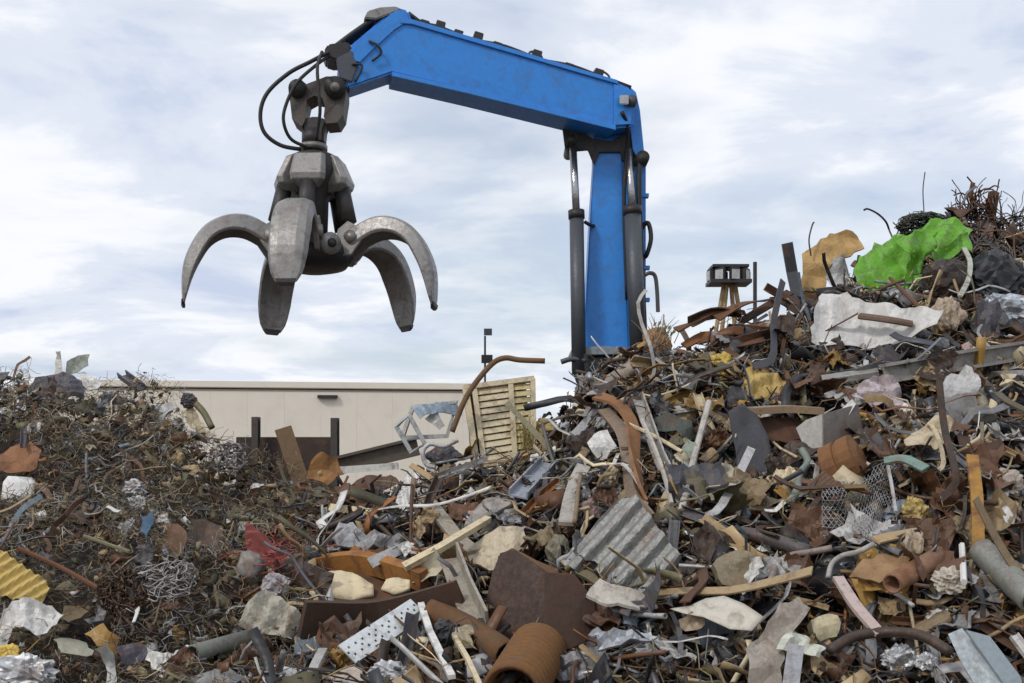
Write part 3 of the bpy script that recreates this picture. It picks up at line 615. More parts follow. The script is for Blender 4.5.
lump('yellow_scrap', 'small bright yellow scrap at the lower left edge', 'scrap', 5, 654, 12, 8, 'yellow', off=0.25, seed=3, amp=0.3, lm='the small yellow scrap', mat=M_CLEAN)
lump('crumpled_foil', 'large silvery white crumpled foil in the bottom left corner', 'foil', 24, 674, 30, 16, 'silver', off=0.28, seed=15, amp=0.35, sub=4, freq=4.2, lm='the corner foil')
plate('olive_sheet', 'smooth olive-grey sheet near the bottom left', 'sheet', [(52,638),(66,630),(84,640),(95,652),(86,658),(62,652)], (0.27,0.26,0.20,0), off=0.25, tilt=45, amp=0.02, seed=4, mat=M_CLEAN, lm='the smooth olive-grey sheet')
plate('ochre_sheet', 'ochre flat sheet between olive sheet and white strip', 'sheet', [(84,632),(104,627),(119,634),(114,646),(95,646)], 'ochre', off=0.24, tilt=45, amp=0.03, seed=6, lm='the ochre sheet')
plate('brown_sheet', 'small brown and green torn sheet above the olive-grey sheet', 'sheet', [(62,622),(66,608),(78,602),(88,608),(82,620),(72,625)], (0.17,0.12,0.06,0), off=0.22, tilt=30, amp=0.03, seed=8)
plate('white_strip', 'white bent strip standing at the bottom left under the ochre sheet', 'strip', [(103,690),(105,660),(100,650),(112,645),(115,656),(114,690)], (0.64,0.66,0.64,0), off=0.35, tilt=12, amp=0.04, seed=5, mat=M_CLEAN, lm='the white bent strip')
plate('torn_sheet', 'white shredded sheet left of the long grey-green pipe', 'sheet', [(146,660),(150,648),(164,654),(180,645),(190,646),(182,660),(170,672),(154,668)], (0.62,0.61,0.57,0), off=0.25, amp=0.1, freq=9, seed=3, edge=0.05, mat=M_CLEAN, ragged=0.02, lm='the white shredded sheet')
bar('steel_pipe', 'long grey-green pipe lying across the bottom left', 'pipe', [(192,654),(255,636)], circ(0.06,12), (0.17,0.18,0.155,0.2), off=0.32, bore=0.8, smooth=True, lm='the long grey-green pipe')
plate('dark_sheet', 'dark violet-black sheet lying below the ochre sheet', 'sheet', [(116,648),(140,640),(150,648),(140,664),(120,664)], (0.035,0.033,0.05,0.1), off=0.2, amp=0.04, seed=9)
# ------------------------------------------------------------------ middle of the picture
tangle('red_net', 'tangled red netting on the heap left of centre', 'net', 282, 553, 24, 13, 26, 0.008, (0.40,0.09,0.08,0), off=0.24, seed=8, lm='the red netting')
plate('red_cloth', 'faded red cloth scrap inside the tangled netting', 'cloth', [(249,548),(252,532),(266,538),(278,548),(292,560),(284,572),(266,566),(256,572)], (0.36,0.10,0.085,0), off=0.2, tilt=25, amp=0.08, freq=10, seed=3, edge=0.05, mat=M_CLOTH)
lump('tin', 'round grey tin below the red netting', 'tin', 251, 567, 13, 15, (0.27,0.26,0.24,0.2), off=0.2, seed=9, amp=0.12, lm='the round grey tin', smooth=True)
lump('lilac_lump', 'small lilac-grey crushed lump beside the round grey tin', 'scrap', 276, 586, 12, 11, (0.40,0.37,0.39,0.1), off=0.24, seed=10, amp=0.3)
plate('flattened_housing', 'pale olive flattened metal housing below the red netting', 'sheet', [(236,620),(250,604),(268,594),(280,600),(300,612),(303,622),(284,634),(256,632)], (0.40,0.38,0.31,0), off=0.28, tilt=40, amp=0.10, freq=7, seed=12, edge=0.05, thick=0.02, lm='the pale flattened housing')
plate('crumpled_duct', 'grey twisted crumpled duct above the orange rusty trough', 'duct', [(328,530),(338,517),(352,520),(366,530),(392,536),(406,540),(400,551),(380,549),(360,550),(344,546)], (0.33,0.335,0.35,0.2), off=0.24, tilt=35, amp=0.10, freq=8, seed=2, edge=0.05, thick=0.03, lm='the grey crumpled duct')
# rusty trough with wadding
tro = [bar('trough_side', None, None, [(302,619),(380,618),(462,598)], rect(0.05,0.27), (0.060,0.032,0.020,0), off=0.36, mat=M_DRUST, up=(0,-0.35,1)),
       bar('back_rail', None, None, [(316,566),(360,562),(404,573),(424,580)], rect(0.10,0.16), (0.34,0.145,0.03,0), off=0.22, mat=M_RUST, up=(0,-0.35,1)),
       plate('floor_plate', None, None, [(302,604),(316,572),(410,576),(450,590),(380,606)], (0.08,0.04,0.02,0), off=0.3, tilt=70, amp=0.02, mat=M_RUST)]
for o in tro:
    for k in ('label', 'category'):
        if k in o: del o[k]
multi('rusty_trough', 'long dark brown rusty trough with orange back rail left of centre', 'trough', tro, 372, 588, 70, 26, 'the long rusty trough')
plate('wadding', 'cream folded wadding lying in the rusty trough', 'wadding', [(308,602),(312,580),(330,570),(352,572),(373,584),(374,596),(352,601),(330,598),(320,604)], 'cream', off=0.56, tilt=38, amp=0.07, freq=13, seed=4, edge=0.05, thick=0.05, mat=M_CLOTH, smooth=True, lm='the cream wadding')
plate('wadding', 'smaller cream wadding at the right end of the rusty trough', 'wadding', [(381,588),(386,578),(398,577),(410,582),(410,590),(394,593)], 'cream', off=0.56, tilt=38, amp=0.05, freq=13, seed=5, edge=0.05, thick=0.04, mat=M_CLOTH, smooth=True)
plate('cream_flap', 'cream triangular flap behind the crossing pale sticks', 'sheet', [(412,584),(424,560),(436,552),(442,562),(438,578),(424,584)], (0.55,0.50,0.37,0), off=0.32, tilt=25, yaw=-15, amp=0.03, seed=6, mat=M_CLEAN)
# perforated strip: a real plate with punched holes
def perforated(label, a, b, w, off):
    A, B = P(*a, surf(*a) - off), P(*b, surf(*b) - off); t = nrm(B-A); L = np.linalg.norm(B-A); up = nrm(np.cross(np.array([0,-1,0.45]), t)); n = nrm(np.cross(t, up))
    nu, nv = 22, 5; du, dv = L/nu, w/nv; V = []; Fc = []
    def q(u, v, d): return A + t*u + up*(v - w/2) - n*d
    for i in range(nu):
        for j in range(nv):
            hole = (j in (1, 3) and i % 2 == 1) or (j == 2 and i % 4 == 0)
            u0, u1, v0, v1 = i*du, (i+1)*du, j*dv, (j+1)*dv; k = len(V)
            for d in (0, 0.012): V += [q(u0,v0,d), q(u1,v0,d), q(u1,v1,d), q(u0,v1,d)]
            if not hole: Fc += [(k,k+1,k+2,k+3), (k+7,k+6,k+5,k+4)]
            else:
                m = 0.22; kk = len(V)
                for d in (0, 0.012): V += [q(u0+du*m,v0+dv*m,d), q(u1-du*m,v0+dv*m,d), q(u1-du*m,v1-dv*m,d), q(u0+du*m,v1-dv*m,d)]
                for e in range(4):
                    f_ = (e+1) % 4; Fc += [(k+e, k+f_, kk+f_, kk+e), (k+4+e, kk+4+e, kk+4+f_, k+4+f_), (kk+e, kk+f_, kk+4+f_, kk+4+e)]
            if j == 0: Fc.append((k, k+4, k+5, k+1))
            if j == nv-1: Fc.append((k+3, k+2, k+6, k+7))
            if i == 0: Fc.append((k, k+3, k+7, k+4))
            if i == nu-1: Fc.append((k+1, k+5, k+6, k+2))
    for sg, vv in ((1, w), (-1, 0)):       # folded lips
        k = len(V); V += [q(0,vv,0), q(L,vv,0), q(L,vv,0.05), q(0,vv,0.05), q(0,vv+sg*0.006,0), q(L,vv+sg*0.006,0), q(L,vv+sg*0.006,0.05), q(0,vv+sg*0.006,0.05)]
        Fc += [(k,k+1,k+2,k+3),(k+7,k+6,k+5,k+4),(k,k+4,k+5,k+1),(k+3,k+2,k+6,k+7),(k,k+3,k+7,k+4),(k+1,k+5,k+6,k+2)]
    o = obj('perforated_strip', V, Fc, M_CLEAN, color=(0.66,0.70,0.72,0.1)); return fin(o, label, 'strip', (a[0]+b[0])/2, (a[1]+b[1])/2, 36, 22, 'the perforated strip')
perforated('white perforated metal strip slanting up below the rusty trough', (347,654), (419,607), 0.165, 0.42)
bar('white_rod', 'white rod leaning left from the upper end of the perforated strip', 'rod', [(421,604),(430,632),(452,677)], rect(0.045,0.03), 'off-white', off=0.48, mat=M_CLEAN, curve=0)
bar('white_stick', 'thin pale stick leaning beside the rusty coil pipe', 'stick', [(454,636),(467,658),(482,690)], rect(0.03,0.03), 'cream', off=0.5, curve=0)
bar('bent_loop', 'small brown rectangular bent frame left of the perforated strip', 'frame', [(322,628),(350,630),(346,645),(320,642),(322,628)], circ(0.02,6), 'rust-brown', off=0.36, mat=M_RUST, curve=3)
plate('board', 'pinkish cream board at the bottom edge below the perforated strip', 'board', [(316,690),(322,672),(345,666),(362,664),(366,690)], (0.50,0.42,0.35,0), off=0.4, tilt=40, amp=0.02, seed=3, thick=0.02, mat=M_CLEAN, lm='the pinkish cream board')
bar('white_stick', 'pale stick leaning right at the bottom edge, left of the pinkish board', 'stick', [(306,690),(314,668),(323,650)], rect(0.06,0.03), (0.45,0.45,0.42,0), off=0.42)
lump('crumpled_foil', 'silvery foil crumpled at the bottom edge right of the pinkish board', 'foil', 391, 675, 20, 12, 'silver', off=0.36, seed=21, amp=0.38, sub=4, freq=4)
plate('strip_pair', 'long white bent double strip standing left of the slatted panel', 'strip', [(388,519),(402,486),(408,472),(422,473),(414,496),(402,522)], (0.74,0.74,0.73,0), off=0.25, tilt=15, yaw=-20, amp=0.03, seed=7, ridge=(0.09,0.03,20), edge=0.03, mat=M_CLEAN, lm='the white double strip')
bar('flat_bar', 'pale tan beam slanting down right in the middle of the heap', 'beam', [(424,496),(440,516),(456,536),(474,552)], rect(0.12,0.035), (0.36,0.32,0.25,0), off=0.3, lm='the pale tan beam')
bar('white_stick', 'long cream stick crossing over the pale tan beam', 'stick', [(404,567),(440,548),(488,519)], rect(0.06,0.05), 'cream', off=0.42, curve=0, mat=M_WOOD, lm='the crossing cream stick')
plate('flattened_carton', 'cream flattened carton with ragged edge in the centre', 'carton', [(455,552),(474,536),(500,530),(522,529),(528,548),(516,552),(504,572),(490,570),(470,560)], (0.54,0.46,0.33,0), off=0.34, tilt=40, amp=0.05, freq=6, seed=8, edge=0.05, thick=0.02, ragged=0.012, lm='the flattened cream carton')
bar('strut', 'tall grey-tan strut standing before the dark brown hopper', 'strut', [(449,552),(462,588),(478,622)], ell(0.15,0.02), (0.36,0.33,0.27,0.1), off=0.46, curve=0, lm='the grey-tan strut')
# dark brown hopper: bent plates
hp = [plate('side_plate', None, None, [(480,632),(492,574),(500,553),(514,549),(548,572),(548,650),(500,650)], (0.042,0.020,0.013,0), off=0.48, tilt=22, yaw=-28, amp=0.03, freq=3, seed=3, thick=0.03, mat=M_DRUST),
      plate('side_plate', None, None, [(546,572),(576,576),(594,600),(598,634),(572,648),(546,652)], (0.055,0.027,0.016,0), off=0.46, tilt=25, yaw=24, amp=0.03, freq=3, seed=5, thick=0.03, mat=M_DRUST),
      plate('lip', None, None, [(498,556),(512,548),(536,560),(574,574),(580,582),(546,580),(514,566)], (0.13,0.065,0.025,0), off=0.5, tilt=55, amp=0.02, seed=6, thick=0.025, mat=M_DRUST)]
for o in hp:
    for k in ('label', 'category'):
        if k in o: del o[k]
multi('rusty_hopper', 'big dark reddish-brown rusty hopper of bent plates at bottom centre', 'hopper', hp, 540, 604, 58, 46, 'the dark rusty hopper')
lump('crushed_can', 'olive-grey crushed can stuck at the top of the dark rusty hopper', 'can', 558, 552, 12, 16, (0.19,0.17,0.12,0.1), off=0.3, seed=4, amp=0.18)
bar('half_pipe', 'rusty brown half pipe running into the ridged coil pipe', 'pipe', [(428,612),(462,626),(508,656)], circ(0.10,12), (0.11,0.055,0.018,0), off=0.26, mat=M_RUST, smooth=True, bore=0.85, lm='the rusty half pipe')
# ridged rusty coil pipe
A, B = P(538, 650, surf(538,650)-0.32), P(512, 694, surf(512,694)-0.42); pp = [A + (B-A)*k/88 for k in range(89)]
V, Fc = sweep(pp, circ(0.178, 22), bore=0.86, scale=[1 + 0.075*math.cos(k*2*math.pi/8.0) for k in range(89)])
fin(obj('ridged_pipe', V, Fc, M_RUST, smooth=True, color=(0.17,0.08,0.022,0)), 'orange-brown ridged pipe pointing out at the bottom edge', 'pipe', 520, 665, 34, 26, 'the ridged orange-brown pipe')
plate('corrugated_sheet', 'large grey corrugated roofing sheet leaning right of centre', 'sheet', [(562,562),(598,518),(619,496),(636,495),(656,524),(682,558),(654,594),(608,594)], (0.27,0.275,0.265,0.3), off=0.44, tilt=28, yaw=-12, amp=0.02, freq=3, seed=2, ridge=(0.17,0.06,-38), edge=0.024, thick=0.006, mat=M_SCRAP, lm='the corrugated grey sheet')
plate('thin_board', 'pale flat board lying edge-on below the corrugated sheet', 'board', [(586,600),(600,593),(640,592),(657,596),(640,603),(606,605)], (0.50,0.46,0.40,0), off=0.4, tilt=72, amp=0.015, thick=0.02)
plate('crumpled_duct', 'grey flattened crumpled foil right of the ridged pipe', 'foil', [(588,634),(598,626),(620,630),(648,630),(658,640),(630,646),(600,646)], (0.42,0.44,0.47,0.4), off=0.36, tilt=45, amp=0.10, freq=9, seed=14, edge=0.045, thick=0.02, lm='the grey flattened foil')
# slatted panel
Yp = 12.75; C4 = [P(464,388,Yp-.05), P(534,379,Yp+.05), P(535,458,Yp-.15), P(476,468,Yp-.25)]
def q4(u, v): return (C4[0]*(1-u)+C4[1]*u)*(1-v) + (C4[3]*(1-u)+C4[2]*u)*v
lp = []
yc_ = (0.64,0.55,0.37,0)
pnl_n = nrm(np.cross(C4[3]-C4[0], C4[1]-C4[0]))
def pbar(nm, a, b, w, t, c=yc_, d=0.0): 
    o = obj(nm, *sweep([a - pnl_n*d, b - pnl_n*d], rect(w, t), up=pnl_n), M_SCRAP, color=c); lp.append(o); return o
pbar('stile', q4(0.02,0), q4(0.02,1), 0.06, 0.06); pbar('stile', q4(0.14,0.03), q4(0.14,1), 0.05, 0.055); pbar('stile', q4(0.66,0.0), q4(0.66,1), 0.05, 0.055); pbar('stile', q4(0.98,0), q4(0.98,0.98), 0.05, 0.06)
pbar('rail', q4(0.0,0.0), q4(1,0.0), 0.05, 0.065); pbar('rail', q4(0.0,0.99), q4(1,0.98), 0.05, 0.065)
for k in range(11):
    v_ = 0.075 + k*0.083
    a, b = q4(0.155, v_), q4(0.645, v_); o = obj('slat', *sweep([a, b], [(-0.030,-0.02),(0.030,-0.002),(0.030,0.010),(-0.030,-0.008)], up=pnl_n), M_SCRAP, color=yc_); lp.append(o)
    if True: lp.append(obj('slat', *sweep([q4(0.675, v_), q4(0.965, v_+0.01)], [(-0.030,-0.02),(0.030,-0.002),(0.030,0.010),(-0.030,-0.008)], up=pnl_n), M_SCRAP, color=(0.60,0.50,0.26,0)))
lp.append(obj('gap_shade', *boxvf((C4[0]+C4[2])/2 - pnl_n*0.06, (q4(0.97,0.5)-q4(0.03,0.5))/2, (q4(0.5,0.97)-q4(0.5,0.03))/2, pnl_n*0.01), M_SCRAP, color=(0.10,0.07,0.03,0)))  # dark sheet added behind the slats, its colour gives the gaps their shade
multi('slatted_panel', 'pale yellow slatted louvre panel standing upright on the heap crest', 'panel', lp, 500, 422, 40, 45, 'the yellow slatted panel')
tuft('dry_weeds', 'yellow-green dry weeds standing before the right side of the slatted panel', 'weeds', 527, 446, 10, 40, 40, 0.005, (0.34,0.28,0.10,0), off=0.35, seed=19, spread=.25)
bar('bent_pipe', 'bent brown pipe rising over the slatted panel and pointing right', 'pipe', [(452,432),(463,404),(474,385),(492,364),(505,358),(520,360),(545,361)], circ(0.028,8), (0.17,0.10,0.05,0), Y=12.45, mat=M_RUST, smooth=True, lm='the bent brown pipe')
for k, (pts, lb) in enumerate([([(402,438),(413,407),(457,402),(447,436)], 'grey bent window frame, upper one left of the slatted panel'), ([(396,426),(409,415),(425,444),(411,452)], 'grey bent frame, lower left one beside the warehouse wall')]):
    bar('bent_loop', lb, 'frame', pts + [pts[0]], rect(0.045,0.03), (0.42,0.44,0.44,0.2), Y=12.6-0.15*k, curve=0, lm=['the upper grey frame', 'the lower grey frame'][k])
plate('pane', 'white torn panel wedged between the grey bent frames', 'panel', [(424,416),(436,412),(444,424),(438,430)], 'off-white', off=0.1, tilt=10, amp=0.02, mat=M_CLEAN)
plate('pane', 'blue-grey folded panel on top of the grey bent frames', 'panel', [(412,408),(436,402),(458,402),(462,410),(440,412),(420,418)], 'blue-grey', off=0.1, tilt=35, amp=0.04, mat=M_CLEAN, seed=3)
bar('hoop', 'pale curved hoop below the grey bent frames', 'hoop', [(458,440),(444,446),(430,444),(423,452),(426,464),(436,468)], circ(0.022,8), (0.50,0.50,0.50,0.1), Y=12.25, smooth=True)
lump('dark_drum', 'dark slate crushed drum inside the pale hoop', 'drum', 444, 456, 16, 10, 'slate', off=0.12, seed=6, amp=0.15)
bar('channel_bar', 'blue-grey channel pointing up right below the slatted panel', 'bar', [(518,494),(549,461)], chan(0.17,0.07,0.015), (0.33,0.36,0.41,0.1), off=0.3, mat=M_CLEAN, lm='the blue-grey channel')
plate('crumpled_sheet', 'grey dusty crumpled sheet below the slatted panel', 'sheet', [(462,518),(476,502),(498,497),(514,504),(520,520),(500,528),(476,528)], (0.36,0.34,0.32,0), off=0.26, tilt=40, amp=0.07, seed=16, edge=0.05, lm='the dusty grey sheet')
bar('strut', 'pale curved strut standing left of the corrugated sheet', 'strut', [(584,466),(576,482),(570,502),(566,524)], rect(0.12,0.03), (0.43,0.40,0.36,0), off=0.34)
lump('stuffing', 'golden tan clump of stuffing right of the slatted panel', 'stuffing', 545, 431, 18, 10, (0.42,0.31,0.13,0), off=0.1, seed=18, amp=0.4, mat=M_CLOTH, lm='the golden clump')
# ------------------------------------------------------------------ right heap: pieces one can pick out
bar('duct', 'tan-grey duct leaning below the foot of the blue crane', 'duct', [(592,402),(612,382),(638,364)], circ(0.10,12,0.075), (0.36,0.31,0.26,0.1), off=0.25, bore=0.86, smooth=True, lm='the tan-grey duct')
bar('twisted_bar', 'rust-orange twisted flat bar hanging down left of the long pale rod', 'bar', [(598,396),(618,404),(632,424),(634,452),(640,486),(646,506)], rect(0.14,0.025), (0.26,0.12,0.045,0), off=0.34, mat=M_RUST, twist=1.6, lm='the twisted rust-orange bar')
bar('twisted_bar', 'brown-grey twisted bar beside the rust-orange one, nearer the crane foot', 'bar', [(604,410),(622,432),(628,462),(632,494),(652,520)], rect(0.11,0.025), (0.22,0.16,0.11,0), off=0.28, twist=-1.4)
plate('white_scrap', 'white torn angular scrap left of the twisted bars', 'scrap', [(586,444),(594,432),(606,430),(615,446),(606,460),(592,456)], (0.72,0.71,0.68,0), off=0.3, tilt=20, amp=0.05, seed=4, mat=M_CLEAN, lm='the white angular scrap')
bar('rod', 'long pale straight rod standing in the middle of the right heap', 'rod', [(681,512),(694,458),(709,402)], circ(0.028,8), (0.52,0.49,0.45,0.1), off=0.36, lm='the long pale rod')
bar('rod', 'thin pale curved rod left of the long pale rod', 'rod', [(642,420),(654,446),(664,474),(672,504)], circ(0.02,6), (0.5,0.47,0.42,0.1), off=0.32)
bar('rail', 'grey narrow rail sloping down between twisted bars and long pale rod', 'rail', [(638,396),(648,424),(662,462),(684,500)], ell(0.09,0.015), (0.42,0.40,0.37,0.2), off=0.28)
bar('rod', 'pale bent rod lying across the narrow rail', 'rod', [(628,424),(654,436),(682,452)], circ(0.018,6), 'cream', off=0.36)
plate('curved_plate', 'dark green-grey curved plate above the narrow rail', 'plate', [(652,420),(668,413),(690,420),(701,436),(694,444),(676,432),(658,430)], (0.07,0.085,0.075,0.2), off=0.28, tilt=35, amp=0.02, curl=0.15, seed=3, lm='the dark green-grey plate')
plate('bottle_shard', 'pale green flattened tube beside the long pale rod', 'tube', [(681,446),(687,440),(697,442),(696,460),(692,478),(684,476)], (0.36,0.41,0.33,0), off=0.28, tilt=15, amp=0.03, seed=6)
plate('dark_cloth', 'dark slate cloth draped down the middle of the right heap', 'cloth', [(728,412),(742,404),(758,414),(768,440),(773,470),(766,498),(748,502),(738,480),(736,450)], (0.05,0.052,0.062,0), off=0.3, tilt=22, amp=0.11, freq=6, seed=5, edge=0.06, mat=M_CLOTH, smooth=True, lm='the draped dark cloth')
plate('crushed_carton', 'cream angular crushed carton left of the draped dark cloth', 'carton', [(700,512),(706,480),(718,464),(732,466),(742,486),(738,516),(718,520)], (0.47,0.43,0.32,0), off=0.3, tilt=25, yaw=-20, amp=0.08, freq=5, seed=9, edge=0.08, thick=0.02, lm='the cream crushed carton')
lump('yellow_foam', 'yellow foam lump below the dark rusty bars near the crane', 'foam', 726, 367, 14, 12, (0.55,0.40,0.09,0), off=0.18, seed=7, amp=0.4, mat=M_CLOTH, lm='the yellow foam')
plate('yellow_foam', 'tan-yellow torn foam sheet right of the yellow foam lump', 'foam', [(740,392),(744,374),(764,368),(786,374),(798,384),(792,400),(770,402),(752,400)], (0.48,0.34,0.11,0), off=0.2, tilt=30, amp=0.09, freq=8, seed=8, edge=0.05, thick=0.03, mat=M_CLOTH, ragged=0.015, lm='the torn tan-yellow foam')
bar('timber', 'flat brown-topped timber lying below the torn tan-yellow foam', 'timber', [(750,411),(786,409),(822,411)], rect(0.18,0.06), (0.30,0.21,0.13,0), off=0.35, mat=M_WOOD, up=(0,-0.1,1), lm='the flat timber')
plate('shade_plate', 'dark red-brown plate put in for the shade under the flat timber', 'plate', [(750,420),(784,416),(816,418),(818,436),(786,442),(756,438)], (0.085,0.04,0.025,0), off=0.2, tilt=25, amp=0.02, mat=M_RUST)  # dark colour stands for the shade below the timber
bar('steel_beam', 'long grey beam lying across the upper right heap', 'beam', [(884,374),(952,362),(1034,349)], ibeam(0.18,0.18,0.03), (0.31,0.30,0.275,0.1), off=0.4, up=(0,0,1), lm='the long grey beam')
bar('flat_bar', 'short grey flat bar left of the long grey beam', 'bar', [(822,380),(878,372)], rect(0.14,0.05), (0.30,0.29,0.27,0.1), off=0.32, up=(0,-0.4,1), lm='the short grey bar')
plate('torn_sheet', 'smooth light grey torn sheet standing below the long grey beam', 'sheet', [(940,388),(946,376),(958,374),(966,364),(974,372),(982,380),(976,394),(982,408),(970,424),(950,428),(945,410)], (0.50,0.50,0.50,0.1), off=0.42, tilt=15, yaw=-15, amp=0.02, seed=3, mat=M_CLEAN, lm='the light grey torn sheet')
lump('stone_lump', 'dark grey rounded lump at the foot of the light grey torn sheet', 'lump', 979, 415, 15, 9, (0.17,0.16,0.15,0), off=0.4, seed=3, amp=0.14, smooth=True)
plate('lilac_cloth', 'pink-lilac rag hanging below the short grey bar', 'rag', [(854,400),(860,384),(874,374),(892,378),(904,390),(906,402),(896,408),(882,402),(870,410)], (0.47,0.40,0.42,0), off=0.34, tilt=25, amp=0.10, freq=9, seed=10, edge=0.05, mat=M_CLOTH, lm='the pink-lilac rag')
lump('red_scrap', 'small red scrap on top of the pink-lilac rag', 'scrap', 882, 363, 7, 5, 'red', off=0.3, seed=2, amp=0.3, mat=M_CLEAN, lm='the small red scrap')
lump('white_lump', 'small white rounded scrap beside the pink-lilac rag', 'scrap', 906, 412, 6, 8, 'off-white', off=0.38, seed=5, amp=0.2, mat=M_CLEAN)
gb = [plate('side_panel', None, None, [(796,428),(806,420),(822,414),(824,452),(808,456)], (0.36,0.345,0.32,0.1), off=0.36, tilt=10, yaw=-25, amp=0.008, thick=0.02, mat=M_CLEAN),
      plate('end_panel', None, None, [(824,414),(858,404),(864,436),(842,448),(824,453)], (0.19,0.175,0.16,0.1), off=0.34, tilt=5, yaw=30, amp=0.008, thick=0.02),
      plate('lid', None, None, [(822,444),(836,414),(852,399),(856,404),(842,426),(828,446)], (0.58,0.58,0.56,0.1), off=0.46, tilt=25, yaw=-10, amp=0.02, thick=0.012, mat=M_CLEAN)]
multi('appliance_housing', 'grey angular appliance housing with a pale bent lid on the right heap', 'housing', gb, 830, 428, 34, 28, 'the grey appliance housing')
V, Fc = lump_vf(1, 1, 1, 4, 0.06, 3, 2)
A, B = P(826, 472, surf(826,472)-0.36), P(862, 456, surf(862,456)-0.30)
fin(obj('rusty_motor', *merge([sweep([A + (B-A)*t for t in (0, .08, .1, .45, .47, .55, .57, .9, .92, 1)], circ(0.20, 18), scale=[.62, .8, 1, 1, .9, .9, 1, 1, .8, .5]), sweep([A-(B-A)*0.2, A], circ(0.05, 10)), boxvf((A+B)/2 - np.array([0,0,.2]), (0.2,0,0), (0,0.12,0), (0,0,0.05))]), M_RUST, smooth=False, color=(0.20,0.09,0.028,0)),
    'round orange-brown rusty motor below the appliance housing', 'motor', 843, 465, 24, 20, 'the rusty motor')
plate('crumpled_sheet', 'cream crumpled sheet right of the pink-lilac rag', 'sheet', [(904,438),(916,422),(934,416),(950,428),(948,444),(928,452),(912,450)], (0.56,0.47,0.33,0), off=0.34, tilt=35, amp=0.09, freq=8, seed=13, edge=0.05, lm='the cream crumpled sheet on the right heap')
bar('teal_strip', 'teal-green flat strip below the cream crumpled sheet', 'strip', [(884,461),(904,459),(926,469)], rect(0.08,0.02), (0.17,0.26,0.22,0), off=0.4, lm='the teal strip')
bar('hose', 'grey-green s-shaped hose left of the rusty motor', 'hose', [(802,450),(808,462),(800,474),(797,490),(790,502)], circ(0.032,8), (0.20,0.24,0.21,0), off=0.36, smooth=True, lm='the s-shaped hose')
bar('vertical_bar', 'ochre narrow bar standing at the right side of the heap', 'bar', [(972,456),(977,500),(978,552)], rect(0.085,0.03), (0.36,0.19,0.04,0), off=0.44, mat=M_RUST, lm='the ochre bar')
plate('white_label_can', 'white flat-sided can right of the ochre bar', 'can', [(1001,504),(1012,498),(1018,510),(1014,524),(1003,522)], (0.66,0.66,0.66,0), off=0.34, tilt=20, amp=0.02, thick=0.06, mat=M_CLEAN)
lump('crumpled_wad', 'tan-pink crumpled wad right of the ochre bar', 'wad', 1004, 482, 18, 12, (0.42,0.36,0.31,0), off=0.34, seed=12, amp=0.35)
# wire netting: woven wires following the heap
parts = []; rg = np.random.default_rng(5)
def netpt(u, v):
    x = 822 + u*84 + v*10*math.sin(u*5); y = 474 + v*62 + 10*math.sin(u*4+1) - u*6
    return P(x, y, surf(x, y) - 0.22 - 0.10*math.sin(u*9+v*4) - 0.08*math.sin(v*11))
for k in range(44):
    u = k/43; parts.append(sweep([netpt(min(max(u + 0.014*math.sin(j*1.57+k*3.14), 0), 1), j/36) for j in range(37)], circ(0.0032, 3)))
for k in range(8):
    v = k/7; parts.append(sweep([netpt(j/24, v) for j in range(25)], circ(0.0032, 3)))
fin(obj('wire_netting', *merge(parts), M_SCRAP, color=(0.46,0.46,0.47,0.4), smooth=True), 'sheet of grey wire netting draped on the right heap', 'netting', 862, 508, 40, 26, 'the wire netting')
bar('hanging_wires', 'pale vertical wire strand dropping into the wire netting', 'wire', [(888,466),(892,486),(896,512)], circ(0.014,6), 'pale grey', off=0.46)
lump('yellow_can', 'golden yellow crushed can right of the wire netting', 'can', 914, 512, 12, 13, (0.48,0.36,0.13,0.3), off=0.34, seed=8, amp=0.25, lm='the golden can')
lump('tan_lump', 'tan pointed lump below the golden can', 'lump', 913, 545, 10, 13, (0.45,0.36,0.25,0), off=0.36, seed=9, amp=0.25, lm='the tan pointed lump')
plate('rusty_plate', 'rusty tan plate left of the rust-coloured pipe', 'plate', [(850,574),(862,560),(886,555),(908,558),(902,572),(880,580)], (0.32,0.20,0.10,0), off=0.32, tilt=45, amp=0.03, seed=4, mat=M_RUST, lm='the rusty tan plate')
bar('rusty_pipe', 'rust-coloured pipe pointing up right in the lower right heap', 'pipe', [(892,584),(940,556)], circ(0.07,12), (0.28,0.15,0.085,0), off=0.42, bore=0.8, smooth=True, mat=M_RUST, lm='the rust-coloured pipe')
lump('crumpled_ball', 'cream crumpled ball right of the rust-coloured pipe', 'wad', 948, 581, 15, 12, (0.55,0.50,0.42,0), off=0.34, seed=14, amp=0.35, lm='the cream crumpled ball', sub=4, freq=4)
bar('white_stick', 'short thin white stick above the cream crumpled ball', 'stick', [(962,545),(964,582)], circ(0.022,6), 'off-white', off=0.42, mat=M_CLEAN)
bar('steel_pipe', 'thick grey pipe sloping down at the right edge', 'pipe', [(980,550),(1003,572),(1034,602)], circ(0.095,14), (0.25,0.255,0.23,0.2), off=0.42, bore=0.82, smooth=True, lm='the thick grey pipe')
fp = [plate('fold', None, None, [(948,634),(962,628),(984,656),(1006,690),(978,690),(960,660)], (0.30,0.35,0.38,0.1), off=0.5, tilt=30, yaw=-25, amp=0.01, thick=0.015, mat=M_CLEAN),
      plate('fold', None, None, [(966,630),(990,636),(1020,676),(1024,690),(1008,690),(986,658)], (0.27,0.32,0.35,0.1), off=0.5, tilt=35, yaw=20, amp=0.01, thick=0.015, mat=M_CLEAN)]
multi('folded_panel', 'blue-grey folded metal panel in the lower right corner', 'panel', fp, 984, 658, 34, 26, 'the blue-grey folded panel')
bar('hose', 'dark brown hose curving along the bottom right', 'hose', [(830,650),(856,636),(890,632),(922,636),(950,652)], circ(0.035,8), 'dark brown', off=0.48, smooth=True, lm='the dark brown hose')
